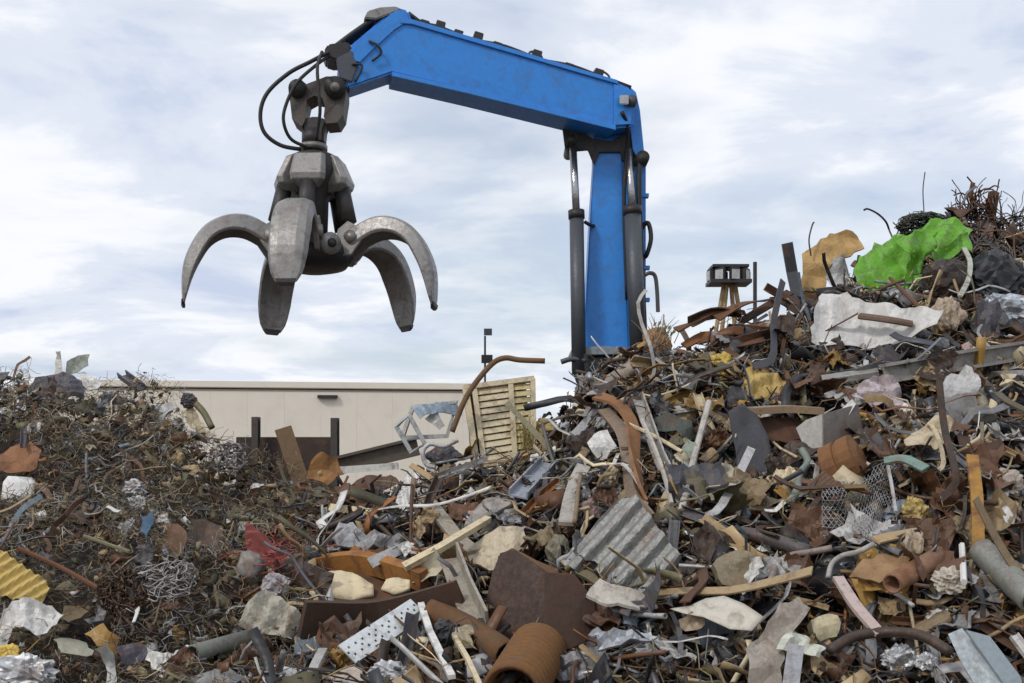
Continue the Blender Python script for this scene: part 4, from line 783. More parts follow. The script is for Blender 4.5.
lump('crumpled_foil', 'white crumpled foil below the dark brown hose, left one', 'foil', 900, 660, 15, 12, 'silver', off=0.4, seed=16, amp=0.4, sub=4, freq=4, lm='the foil under the brown hose')
lump('crumpled_foil', 'white crumpled foil below the dark brown hose, right one', 'foil', 926, 662, 10, 8, 'silver', off=0.4, seed=17, amp=0.4, sub=4, freq=4)
bar('forked_stick', 'pinkish stick leaning down right at the lower right heap', 'stick', [(838,578),(856,606),(880,634)], rect(0.075,0.03), (0.50,0.40,0.37,0), off=0.46, mat=M_WOOD, lm='the pinkish stick')
plate('cream_block', 'pale yellow square block left of the pinkish stick', 'block', [(812,622),(830,612),(843,622),(838,636),(818,641)], (0.58,0.51,0.33,0), off=0.46, tilt=25, amp=0.02, thick=0.12, mat=M_CLEAN, lm='the pale yellow block')
plate('bag', 'white-green plastic bag left of the pale yellow block', 'bag', [(778,650),(786,630),(798,620),(810,634),(824,648),(820,656),(800,650)], (0.56,0.58,0.50,0), off=0.48, tilt=35, amp=0.08, freq=8, seed=15, edge=0.05, mat=M_CLEAN, lm='the white-green bag')
plate('torn_sheet', 'large tan-grey torn sheet hanging at the bottom right of centre', 'sheet', [(746,690),(748,650),(764,628),(782,604),(800,596),(812,608),(800,626),(784,640),(778,690)], (0.37,0.33,0.28,0), off=0.42, tilt=20, yaw=15, amp=0.06, freq=4, seed=17, edge=0.08, lm='the tan-grey torn sheet')
bar('grey_leg', 'grey flat leg standing at the bottom edge below the white-green bag', 'leg', [(796,646),(790,690)], rect(0.10,0.03), (0.34,0.35,0.37,0.2), off=0.5)
plate('curved_shell', 'cream curved car-panel shell lying in the lower right of centre', 'panel', [(670,607),(690,604),(706,596),(724,594),(744,604),(764,618),(752,630),(730,628),(704,616),(684,612)], (0.57,0.53,0.45,0), off=0.5, tilt=50, amp=0.03, freq=3, seed=2, curl=-0.12, edge=0.06, smooth=True, mat=M_CLEAN, lm='the cream curved shell')
plate('under_panel', 'tan crumpled panel under the left end of the cream curved shell', 'panel', [(678,622),(690,614),(704,618),(702,630),(684,632)], (0.48,0.37,0.26,0), off=0.4, tilt=20, amp=0.05, seed=3)
plate('crushed_tin', 'olive-brown crushed square tin above the cream curved shell', 'tin', [(714,572),(718,554),(738,548),(757,554),(756,576),(740,586),(722,586)], (0.22,0.18,0.11,0.1), off=0.34, tilt=18, amp=0.04, freq=4, seed=11, thick=0.12, lm='the crushed square tin')
bar('steel_pipe', 'long dark pipe lying right of the crushed square tin', 'pipe', [(716,532),(758,536),(808,552)], circ(0.055,10), (0.10,0.085,0.085,0.2), off=0.4, smooth=True, lm='the long dark pipe')
bar('cable', 'grey-brown looping cable below the long dark pipe', 'cable', [(770,584),(776,566),(790,556),(812,552),(832,548)], circ(0.025,8), (0.25,0.20,0.17,0), off=0.46, smooth=True)
bar('cable', 'grey curved cable arching above the rusty tan plate', 'cable', [(828,578),(832,564),(842,556),(858,552),(874,544)], circ(0.02,8), (0.38,0.37,0.35,0), off=0.44, smooth=True)
# top of the right heap
bar('upright_bar', 'black flat bar standing upright left of the tan foam board', 'bar', [(799,304),(792,272),(787,243)], rect(0.12,0.04), (0.05,0.052,0.06,0.2), off=0.0, curve=0, up=(0,-1,0), lm='the black upright bar')
plate('foam_board', 'tan-orange folded foam board standing on the right heap', 'board', [(801,300),(803,254),(816,244),(830,234),(846,230),(858,234),(864,246),(846,258),(830,266),(824,292),(812,308)], (0.47,0.30,0.12,0), off=0.05, tilt=12, yaw=-10, amp=0.07, freq=5, seed=4, edge=0.06, thick=0.03, mat=M_CLOTH, lm='the tan foam board', ragged=0.01)
plate('curved_plate', 'grey curved plate between the tan foam board and the green tarpaulin', 'plate', [(824,272),(830,260),(842,258),(850,274),(848,294),(836,292)], (0.33,0.34,0.33,0.1), off=0.2, tilt=20, yaw=-10, amp=0.04, seed=6, mat=M_CLEAN)
GR = (0.14,0.40,0.02,0)
tarp = [plate('sheet', None, None, [(852,276),(860,258),(876,246),(894,238),(908,238),(914,252),(908,270),(912,284),(904,294),(890,286),(876,290),(862,290)], GR, off=0.50, tilt=25, yaw=-30, amp=0.17, freq=9, seed=6, edge=0.04, thick=0.006, mat=M_TARP, smooth=True, ragged=0.025),
        plate('sheet', None, None, [(900,240),(912,232),(928,227),(938,232),(934,250),(926,262),(924,280),(914,290),(904,280),(906,258)], GR, off=0.60, tilt=12, yaw=25, amp=0.16, freq=9, seed=9, edge=0.04, thick=0.006, mat=M_TARP, smooth=True, ragged=0.025),
        plate('sheet', None, None, [(922,232),(930,225),(948,221),(964,224),(972,230),(966,240),(952,244),(944,258),(934,262),(930,248)], GR, off=0.62, tilt=38, yaw=-12, amp=0.14, freq=9, seed=12, edge=0.04, thick=0.006, mat=M_TARP, smooth=True, ragged=0.02),
        plate('loose_flap', None, None, [(932,250),(946,246),(960,234),(970,231),(975,240),(972,254),(963,248),(952,258),(940,262)], GR, off=0.74, tilt=8, yaw=20, amp=0.12, freq=11, seed=8, edge=0.04, thick=0.006, mat=M_TARP)]
multi('tarpaulin', 'bright lime green crumpled tarpaulin near the top of the right heap', 'tarpaulin', tarp, 908, 256, 52, 30, 'the green tarpaulin')
tangle('wire_bundle', 'dark green-grey springy wire mass behind the green tarpaulin', 'wire', 926, 226, 27, 13, 90, 0.009, (0.10,0.125,0.10,0.1), off=0.12, seed=12, dz=0.3, loops=1.25, lm='the dark wire mass')
tangle('wire_bundle', 'rust-brown wire tangle at the very top of the right heap', 'wire', 972, 222, 14, 16, 46, 0.013, 'rust-brown', off=0.0, seed=13, dz=0.3, loops=.55, mat=M_RUST)
tangle('wire_bundle', 'grey-brown wire tangle at the right edge of the right heap top', 'wire', 1004, 240, 20, 20, 110, 0.010, (0.14,0.12,0.11,0.1), off=0.05, seed=14, dz=0.3)
bar('rusty_stake', 'thick rusty stake standing at the top right', 'stake', [(985,244),(990,218),(994,192)], rect(0.10,0.08), (0.15,0.08,0.05,0), off=0.0, curve=0, mat=M_RUST, up=(0,-1,0), lm='the thick rusty stake')
bar('rusty_stake', 'thin curved rusty stake left of the thick one at the top right', 'stake', [(981,236),(976,214),(971,196),(973,183)], circ(0.03,6), 'rust-brown', off=0.0, mat=M_RUST)
bar('wire', 'thin dark wire curling up left above the green tarpaulin', 'wire', [(898,250),(890,232),(886,222),(878,214),(868,209),(864,210)], circ(0.012,6), 'black', off=-0.1)
bar('wire', 'thin wire standing above the tan foam board', 'wire', [(811,256),(809,240),(812,226),(814,222)], circ(0.010,6), 'slate', off=0.05)
bar('wire', 'hair-thin wire sticking straight up above the dark wire mass', 'wire', [(924,212),(923,190),(925,172)], circ(0.007,5), 'slate', off=0.0)
plate('white_sheet', 'large white dented sheet below the tan foam board and green tarpaulin', 'sheet', [(809,346),(814,316),(822,293),(846,296),(880,308),(912,322),(938,334),(930,346),(898,352),(860,350)], (0.60,0.59,0.57,0), off=0.36, tilt=28, yaw=-8, amp=0.10, freq=4, seed=5, edge=0.06, mat=M_CLEAN, lm='the large white dented sheet', ragged=0.01)
bar('brown_roll', 'brown rolled mat lying on the large white dented sheet', 'mat', [(860,316),(890,320),(912,324)], circ(0.045,8,0.03), (0.13,0.075,0.045,0), off=0.6)
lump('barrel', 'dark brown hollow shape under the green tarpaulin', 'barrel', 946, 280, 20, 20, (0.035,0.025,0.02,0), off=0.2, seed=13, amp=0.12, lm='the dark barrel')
bar('bent_strip', 'pale bent strip curling down beside the dark barrel', 'strip', [(964,248),(970,262),(968,280),(960,296)], rect(0.05,0.015), (0.45,0.47,0.40,0), off=0.46)
lump('black_bag', 'dark blue-black plastic bag right of the green tarpaulin', 'bag', 994, 282, 27, 24, (0.022,0.026,0.032,0), off=0.22, seed=19, amp=0.25, sub=4, freq=3.5, lm='the blue-black bag', mat=M_CLEAN)
lump('crumpled_foil', 'silver-blue crumpled foil at the right edge below the blue-black bag', 'foil', 1008, 309, 24, 13, (0.55,0.60,0.66,0.6), off=0.3, seed=22, amp=0.38, sub=4, freq=4, lm='the silver-blue foil')
plate('dark_sheet', 'dark slate folded sheet left of the silver-blue foil', 'sheet', [(970,322),(976,306),(994,304),(1006,316),(1010,332),(990,338)], (0.06,0.06,0.075,0.1), off=0.3, amp=0.09, seed=12, edge=0.06)
lump('tan_lump', 'tan speckled lump between the dark barrel and the white dented sheet', 'lump', 947, 316, 14, 17, (0.42,0.33,0.24,0), off=0.34, seed=6, amp=0.25, lm='the tan speckled lump')
bar('stick', 'thin brown stick slanting across below the green tarpaulin', 'stick', [(890,278),(912,300),(932,320)], circ(0.02,6), 'rust-brown', off=0.5, mat=M_WOOD)
bar('hook_post', 'thin hooked post right of the blue crane boom', 'post', [(658,312),(657,290),(655,276),(650,273),(645,275)], circ(0.022,6), 'slate', off=-0.1)
lump('orange_lump', 'orange-brown lump at the right foot of the blue crane', 'lump', 657, 342, 12, 14, (0.34,0.18,0.08,0), off=0.12, seed=3, amp=0.2, lm='the orange-brown lump')
tuft('dry_weeds', 'grey-green tuft of dry weeds right of the blue crane foot', 'weeds', 661, 344, 15, 30, 44, 0.006, (0.22,0.19,0.115,0), off=0.15, seed=21, spread=.35)
# dark rusty bars on the crest between the crane and the foam board
rg = np.random.default_rng(31)
RB = [([(676,330),(700,320),(726,312)], 'rust-brown', 'rusty bar lying lowest on the crest, left end near the crane'), ([(690,322),(716,312),(744,316)], 'dark brown', 'dark brown bent bar on the crest under the floodlight tower'),
      ([(716,318),(742,304),(768,300)], 'rust-brown', 'rusty bar on the crest right below the thin dark pole'), ([(740,322),(764,308),(790,292)], 'dark brown', 'dark brown bar rising right towards the foam board'),
      ([(768,288),(784,296),(806,308)], 'rust-brown', 'rusty bar sloping down right, topmost on the crest'), ([(774,300),(790,304),(812,318)], 'dark brown', 'dark brown bar below the topmost rusty bar'),
      ([(700,342),(736,330),(772,330)], 'rust-brown', 'long rusty bar in the middle of the rusty bars'), ([(728,344),(764,336),(808,326)], 'dark brown', 'dark brown bar low among the rusty bars'),
      ([(756,326),(782,318),(808,330)], 'orange-rust', 'orange rusty bar among the darker bars near the white sheet'), ([(684,346),(704,336),(720,340)], 'orange-rust', 'short orange rusty bar at the left of the rusty bars')]
for k, (pts, c, lb) in enumerate(RB):
    bar('rusty_bar', lb, 'bar', pts, [rect(0.10,0.02), ell(0.09,0.014), rect(0.13,0.015)][k % 3], c, off=0.16 + 0.05*(k % 3), mat=M_RUST, twist=rg.uniform(-2, 2), lm=None)
LAND.append((748, 322, 'the rusty bars on the crest'))

# ------------------------------------------------------------------ loose pieces one can count
def gen_sheet(seed):
    rg = np.random.default_rng(100+seed); n, m = 12, 8; w = rg.uniform(0.3, 0.85)
    u, v = np.meshgrid(np.linspace(-.5, .5, n), np.linspace(-.5, .5, m)*w); 
    u = u + rg.normal(0, 0.02, u.shape); v = v + rg.normal(0, 0.02, v.shape); v[0] += rg.normal(0, .022, n); v[-1] += rg.normal(0, .022, n); u[:, 0] += rg.normal(0, .03, m); u[:, -1] += rg.normal(0, .03, m)
    cut = rg.uniform(0.1, 0.35); v = v * (1 - cut*(u+0.5)*rg.choice([0, 1])); 
    p = np.stack([u.ravel(), v.ravel(), 0*u.ravel()], 1)
    z = rg.uniform(.14, .3)*crease(p, rg.uniform(3, 8), seed) + 0.05*crease(p, 15, seed+1) + rg.uniform(-1.1, 1.1)*p[:, 0]**2 + rg.uniform(-.9, .9)*p[:, 1]**2 + rg.uniform(-.5, .5)*np.abs(p[:, 0]+rg.uniform(-.2, .2))
    p[:, 2] = z; q = p.copy(); q[:, 2] -= 0.014; N = n*m; Fc = []
    I = lambda i, j: j*n + i
    for j in range(m-1):
        for i in range(n-1): Fc += [(I(i,j), I(i+1,j), I(i+1,j+1), I(i,j+1)), (N+I(i,j+1), N+I(i+1,j+1), N+I(i+1,j), N+I(i,j))]
    bd = [I(i,0) for i in range(n)] + [I(n-1,j) for j in range(1, m)] + [I(i,m-1) for i in range(n-2, -1, -1)] + [I(0,j) for j in range(m-2, 0, -1)]
    Fc += [(b, a, a+N, b+N) for a, b in zip(bd, bd[1:]+bd[:1])]
    return np.concatenate([p, q]), Fc
def gen_path(rg, bend, n=5): 
    y = 0; z = 0; a = rg.normal(0, .2); pts = []
    for k in range(n):
        pts.append((k/(n-1) - .5, y, z)); y += math.sin(a)/(n-1); z += rg.normal(0, bend*.25)/(n-1)*2; a += rg.normal(0, bend)
    return pts
def gen_strip(seed):
    rg = np.random.default_rng(200+seed); return sweep(catmull(gen_path(rg, .55, 6), 2), rect(rg.uniform(.03, .085), .012), twist=rg.normal(0, 1.0))
def gen_pipe(seed):
    rg = np.random.default_rng(300+seed); return sweep(gen_path(rg, .12 if seed % 2 else .6, 6), circ(rg.uniform(.03, .06), 9, rg.uniform(.02, .045)), bore=.8)
def gen_angle(seed):
    rg = np.random.default_rng(400+seed); return sweep(gen_path(rg, .12, 4), ell(rg.uniform(.08, .13), .014), twist=rg.normal(0, .4))
def gen_channel(seed):
    rg = np.random.default_rng(500+seed); return sweep(gen_path(rg, .1, 4), chan(rg.uniform(.12, .2), .07, .014), twist=rg.normal(0, .3))
def gen_wad(seed):
    rg = np.random.default_rng(600+seed); n, m = 15, 12; u, v = np.meshgrid(np.linspace(-.5, .5, n), np.linspace(-.36, .36, m)); p = np.stack([u.ravel(), v.ravel(), 0*u.ravel()], 1)
    q = p.copy(); q[:, 0] = p[:, 0]*.85 + .09*crease(p, 9, seed+4); q[:, 1] = p[:, 1]*.85 + .09*crease(p, 10, seed+5); q[:, 2] = .2*crease(p, 8, seed) + .09*crease(p, 17, seed+2) - 0.9*(p[:, 0]**2 + p[:, 1]**2)
    b = q - np.array([0, 0, .02]); N = n*m; I = lambda i, j: j*n+i; Fc = []
    for j in range(m-1):
        for i in range(n-1): Fc += [(I(i,j), I(i+1,j), I(i+1,j+1)), (I(i,j), I(i+1,j+1), I(i,j+1)), (N+I(i,j+1), N+I(i+1,j+1), N+I(i+1,j)), (N+I(i,j+1), N+I(i+1,j), N+I(i,j))]
    bd = [I(i,0) for i in range(n)] + [I(n-1,j) for j in range(1, m)] + [I(i,m-1) for i in range(n-2, -1, -1)] + [I(0,j) for j in range(m-2, 0, -1)]
    return np.concatenate([q, b]), Fc + [(c, a, a+N, c+N) for a, c in zip(bd, bd[1:]+bd[:1])]
def gen_rod(seed):
    rg = np.random.default_rng(700+seed); return sweep(catmull(gen_path(rg, .35, 4), 3), circ(rg.uniform(.012, .024), 6))
def gen_plank(seed):
    rg = np.random.default_rng(800+seed); return sweep([(-.5,0,0), (-.2,0,.004), (.2,0,-.004), (.5,rg.normal(0,.02),0)], rect(rg.uniform(.12, .2), .035), twist=.06)
def gen_can(seed):
    rg = np.random.default_rng(900+seed); V, Fc = sweep([(x, 0, 0) for x in np.linspace(-.5, .5, 9)], circ(.26, 14), scale=[.9, 1, 1, .95, .9, .95, 1, 1, .9], bore=.94)
    V = np.array(V); V += 0.07*crease(V, 5, seed)[:, None]*nrm(np.array([0, .6, 1])); V[:, 2] *= rg.uniform(.4, .8); return V, Fc
def gen_corr(seed):
    rg = np.random.default_rng(1000+seed); n = 25; w = rg.uniform(.4, .7); V = []; 
    for d in (0, -.012):
        for i in range(n):
            for j in (-.5, 0, .5): V.append((i/(n-1)-.5, j*w*(1+.1*math.sin(i)), .03*math.cos(i*math.pi/3) + d + .12*(i/(n-1)-.5)**2*seed))
    N = n*3; Fc = []
    for i in range(n-1):
        for j in range(2): a = i*3+j; Fc += [(a, a+1, a+4, a+3), (N+a+3, N+a+4, N+a+1, N+a)]
    bd = [i*3 for i in range(n)] + [n*3-2, n*3-1] + [i*3+2 for i in range(n-2, -1, -1)] + [1]
    Fc += [(b, a, a+N, b+N) for a, b in zip(bd, bd[1:]+bd[:1])]
    return V, Fc
def gen_cable(seed):
    rg = np.random.default_rng(1100+seed); pts = []; a = 0; x = y = 0
    for k in range(8): pts.append((x, y, rg.normal(0, .06))); a += rg.normal(.35, .55); x += math.cos(a)*.2; y += math.sin(a)*.2
    pts = np.array(pts); pts -= pts.mean(0); pts /= (np.abs(pts[:, :2]).max()*2); return sweep(catmull(pts, 4), circ(rg.uniform(.009, .016), 6))
# name, generator, variants, phrase, category, material, colour weights, length range (m), width scale, count
GREY = [('pale grey', 3), ('steel-grey', 4), ('off-white', 3), ('slate', 3), ('blue-grey', 1), ('cream', 2), ('tan', 3), ('rust-brown', 3), ('olive', 2)]
RUSTY = [('rust-brown', 4), ('dark brown', 4), ('orange-rust', 1), ('tan', 2), ('steel-grey', 2), ('slate', 1), ('ochre', 1)]
KINDS = [('bent_sheet', gen_sheet, 10, 'bent sheet', 'sheet', 'M_SCRAP', GREY + [('rust-brown', 5), ('ochre', 1), ('dark brown', 4)], (.16, .46), 150),
 ('metal_strip', gen_strip, 8, 'bent strip', 'strip', 'M_SCRAP', GREY + [('rust-brown', 4), ('dark brown', 2), ('off-white', 2)], (.4, 1.05), 170), ('steel_pipe', gen_pipe, 6, 'pipe piece', 'pipe', 'M_SCRAP', RUSTY + [('pale grey', 3)], (.22, .5), 24),
 ('angle_bar', gen_angle, 5, 'angle bar', 'bar', 'M_SCRAP', RUSTY + [('pale grey', 2)], (.3, .75), 60), ('channel_bar', gen_channel, 4, 'channel bar', 'bar', 'M_SCRAP', GREY, (.3, .6), 26),
 ('crumpled_wad', gen_wad, 8, 'crumpled wad', 'wad', 'M_CLEAN', [('off-white', 3), ('silver', 2), ('cream', 3), ('pale grey', 3), ('tan', 3), ('pinkish', 2), ('ochre', 2), ('slate', 2), ('rust-brown', 2)], (.15, .34), 80),
 ('thin_rod', gen_rod, 6, 'thin rod', 'rod', 'M_SCRAP', RUSTY + [('cream', 2), ('pale grey', 3)], (.35, .95), 80), ('plank', gen_plank, 3, 'board', 'board', 'M_WOOD', [('tan', 3), ('cream', 2), ('dark brown', 2), ('olive', 1), ('pale grey', 1)], (.3, .65), 30),
 ('crushed_can', gen_can, 5, 'crushed can', 'can', 'M_SCRAP', [('silver', 2), ('tan', 2), ('rust-brown', 3), ('slate', 2), ('ochre', 1), ('blue-grey', 1)], (.14, .26), 30), ('corrugated_offcut', gen_corr, 2, 'corrugated offcut', 'sheet', 'M_SCRAP', [('pale grey', 3), ('steel-grey', 2), ('rust-brown', 2)], (.3, .5), 12),
 ('cable', gen_cable, 7, 'looping cable', 'cable', 'M_SCRAP', [('black', 4), ('slate', 2), ('rust-brown', 2), ('pale grey', 2), ('olive', 1)], (.35, .8), 28)]
def region(px, py):
    if px < 330 - max(0, (py-520))*0.5: return 'left'
    return 'right' if px > 560 else 'mid'
T1 = np.array([1.0, 0, 0]); SL = math.radians(33); T2 = np.array([0, math.cos(SL), math.sin(SL)]); NN = np.array([0, -math.sin(SL), math.cos(SL)])
def free(px, py, grow=1.0):
    for x, y, rx, ry in FOOT:
        if ((px-x)/(rx*grow+4))**2 + ((py-y)/(ry*grow+4))**2 < 1: return False
    return True
rp = random.Random(11); LOOSE = []; TAKEN = []
def crest_py(px): return float(np.interp(px, CREST[:, 0], CREST[:, 1]))
for name, gen, nvar, phrase, cat, mname, cw, lr, count in KINDS:
    mat = globals()[mname]; meshes = []
    for k in range(nvar):
        V, Fc = gen(k); me = bpy.data.meshes.new(name); me.from_pydata([tuple(map(float, v)) for v in V], [], [tuple(int(i) for i in f) for f in Fc]); me.update()
        bm = bmesh.new(); bm.from_mesh(me); bmesh.ops.recalc_face_normals(bm, faces=bm.faces); bm.to_mesh(me); bm.free(); me.materials.append(mat)
        if name in ('steel_pipe', 'cable', 'thin_rod'): me.polygons.foreach_set('use_smooth', [True]*len(me.polygons))
        meshes.append(me)
    words = [w for w, n in cw for _ in range(n)]; made = 0; tries = 0
    while made < count and tries < count*120:
        tries += 1
        px = rp.uniform(-5, 1030); py = rp.uniform(200, 678)
        cy = crest_py(px)
        if py < cy + 6: continue
        rgn = region(px, py)
        if rgn == 'left' and (name in ('corrugated_offcut', 'channel_bar', 'plank') or rp.random() < .68): continue
        if not free(px, py, 0.7): continue
        md = 11 if cat in ('wad', 'can') else 14
        if any((px-a)**2 + (py-b)**2 < md*md for a, b in TAKEN): continue
        L = rp.uniform(*lr) * (0.55 if rgn == 'left' else 1.0); word = rp.choice(words)
        if rgn == 'left' and word in ('off-white', 'silver', 'pale grey', 'cream') and rp.random() < .7: word = rp.choice(['rust-brown', 'olive', 'dark brown', 'tan'])
        Y = surf(px, py); phi = rp.uniform(-math.pi/2, math.pi/2)
        if cat in ('rod', 'strip', 'bar') and rp.random() < .4: phi = rp.choice([-1, 1])*rp.uniform(.8, 1.5)
        d = nrm(T1*math.cos(phi) + T2*math.sin(phi) + NN*rp.uniform(-.4, .6))
        s = nrm(np.cross(NN, d)); up = np.cross(d, s); r = rp.uniform(-.9, .9)
        s, up = s*math.cos(r) + up*math.sin(r), up*math.cos(r) - s*math.sin(r)
        c = P(px, py, Y) + NN*(0.03 + 0.08*rp.random() + (0.05*L if cat in ('can', 'wad') else 0.02))
        if cat in ('strip', 'bar', 'rod', 'pipe', 'board', 'cable') and not all(free(*pix(c + d*L*e), 0.75) for e in (-.45, -.22, .22, .45)): continue
        o = bpy.data.objects.new(name, meshes[made % nvar]); COL.objects.link(o)
        M = Matrix(((d[0]*L, s[0]*L, up[0]*L, c[0]), (d[1]*L, s[1]*L, up[1]*L, c[1]), (d[2]*L, s[2]*L, up[2]*L, c[2]), (0, 0, 0, 1))); o.matrix_world = M
        jit = rp.uniform(.45, 1.12); cc = COLS[word]; o.color = (cc[0]*jit, cc[1]*jit, cc[2]*jit, cc[3])
        qx, qy = pix(c); TAKEN.append((qx, qy)); made += 1
        ang = math.degrees(math.atan2(-(pix(c + d*.2)[1]-qy), pix(c + d*.2)[0]-qx))
        ang = (ang + 90) % 180 - 90
        lean = 'lying level' if abs(ang) < 18 else ('pointing up' if abs(ang) > 68 else ('leaning right' if ang > 0 else 'leaning left'))
        span = L * F / Y
        size = 'small' if span < 26 else ('long' if span > 62 and cat in ('rod', 'strip', 'bar', 'pipe', 'board', 'cable') else ('large' if span > 44 else ''))
        o['category'] = cat; o['group'] = 'loose ' + {'wad': 'crumpled wads', 'can': 'crushed cans', 'sheet': 'sheets', 'strip': 'strips', 'pipe': 'pipe pieces', 'bar': 'bars', 'rod': 'rods', 'board': 'boards', 'cable': 'cables'}[cat] + ' on the heaps'
        LOOSE.append(dict(o=o, x=qx, y=qy, word=word, phrase=phrase, lean='' if cat in ('wad', 'can', 'cable') else lean, size=size))
# ------------------------------------------------------------------ shredded scrap too small and dense to count
def tri(V, Fc):
    T = []
    for f in Fc:
        for k in range(1, len(f)-1): T.append((f[0], f[k], f[k+1]))
    return np.array(V, float), np.array(T, int)
def t_sheet(seed):
    rg = np.random.default_rng(seed); n, m = 4, 3; u, v = np.meshgrid(np.linspace(-.5, .5, n), np.linspace(-.3, .3, m)); p = np.stack([u.ravel(), v.ravel(), 0*u.ravel()], 1)
    p += rg.normal(0, .085, p.shape)*np.array([1, 1, 2.0]); q = p - np.array([0, 0, .03]); N = n*m; Fc = []; I = lambda i, j: j*n+i
    for j in range(m-1):
        for i in range(n-1): Fc += [(I(i,j), I(i+1,j), I(i+1,j+1), I(i,j+1)), (N+I(i,j+1), N+I(i+1,j+1), N+I(i+1,j), N+I(i,j))]
    bd = [0,1,2,3,7,11,10,9,8,4]; Fc += [(b, a, a+N, b+N) for a, b in zip(bd, bd[1:]+bd[:1])]
    return tri(np.concatenate([p, q]), Fc)
def t_strip(seed):
    rg = np.random.default_rng(seed); return tri(*sweep(catmull(gen_path(rg, .7, 4), 2), rect(rg.uniform(.06, .16), .025), twist=rg.normal(0, 1.2)))
def t_wire(seed):
    rg = np.random.default_rng(seed); a = 0; p = np.zeros(3); pts = []
    for k in range(6): pts.append(p.copy()); a += rg.normal(.2, .8); p = p + np.array([math.cos(a)*.25, math.sin(a)*.25, rg.normal(0, .09)])
    pts = np.array(pts); pts -= pts.mean(0); return tri(*sweep(pts, circ(.012, 3)))
def t_stick(seed):
    rg = np.random.default_rng(seed); return tri(*sweep(gen_path(rg, .2, 3), circ(rg.uniform(.025, .05), 5)))
def t_chunk(seed):
    rg = np.random.default_rng(seed); V, Fc = boxvf((0,0,0), (.5,0,0), (0,.3,0), (0,0,.12)); V = np.array(V) + rg.normal(0, .11, (8, 3)); return tri(V, Fc)
def t_ribbon(seed):
    rg = np.random.default_rng(50+seed); return tri(*sweep(gen_path(rg, .55, 8), rect(rg.uniform(.02, .07), .010), twist=rg.normal(0, 1.6)))
LIB = {'sheet': [t_sheet(k) for k in range(14)], 'strip': [t_strip(k) for k in range(14)], 'wire': [t_wire(k) for k in range(16)], 'stick': [t_stick(k) for k in range(8)], 'chunk': [t_chunk(k) for k in range(8)], 'ribbon': [t_ribbon(k) for k in range(16)]}
def pal(lst): w = np.array([n for _, n in lst], float); return np.array([COLS[c] for c, _ in lst]), w/w.sum()
PAL = {'left': pal([('rust-brown', 5), ('dark brown', 3), ('olive', 11), ('tan', 7), ('slate', 2), ('steel-grey', 2), ('pale grey', 1.6), ('off-white', .8), ('orange-rust', .7), ('cream', 1.2)]),
       'mid': pal([('rust-brown', 6), ('dark brown', 7), ('black', 3), ('slate', 3), ('steel-grey', 2.5), ('tan', 3), ('cream', 2), ('pale grey', 2), ('off-white', 1), ('orange-rust', 1.5), ('olive', 2)]),
       'right': pal([('rust-brown', 5), ('dark brown', 7), ('slate', 4), ('black', 6), ('steel-grey', 3), ('tan', 6), ('cream', 3), ('pale grey', 1.8), ('off-white', 1.8), ('silver', 1.5), ('orange-rust', .8), ('ochre', 2.2), ('olive', 2.5), ('blue-grey', .6)])}  # silver share put in for highlights, black share to deepen contrast
FT = np.array(FOOT); TK = np.array([(x, y, 9, 9) for x, y in TAKEN])
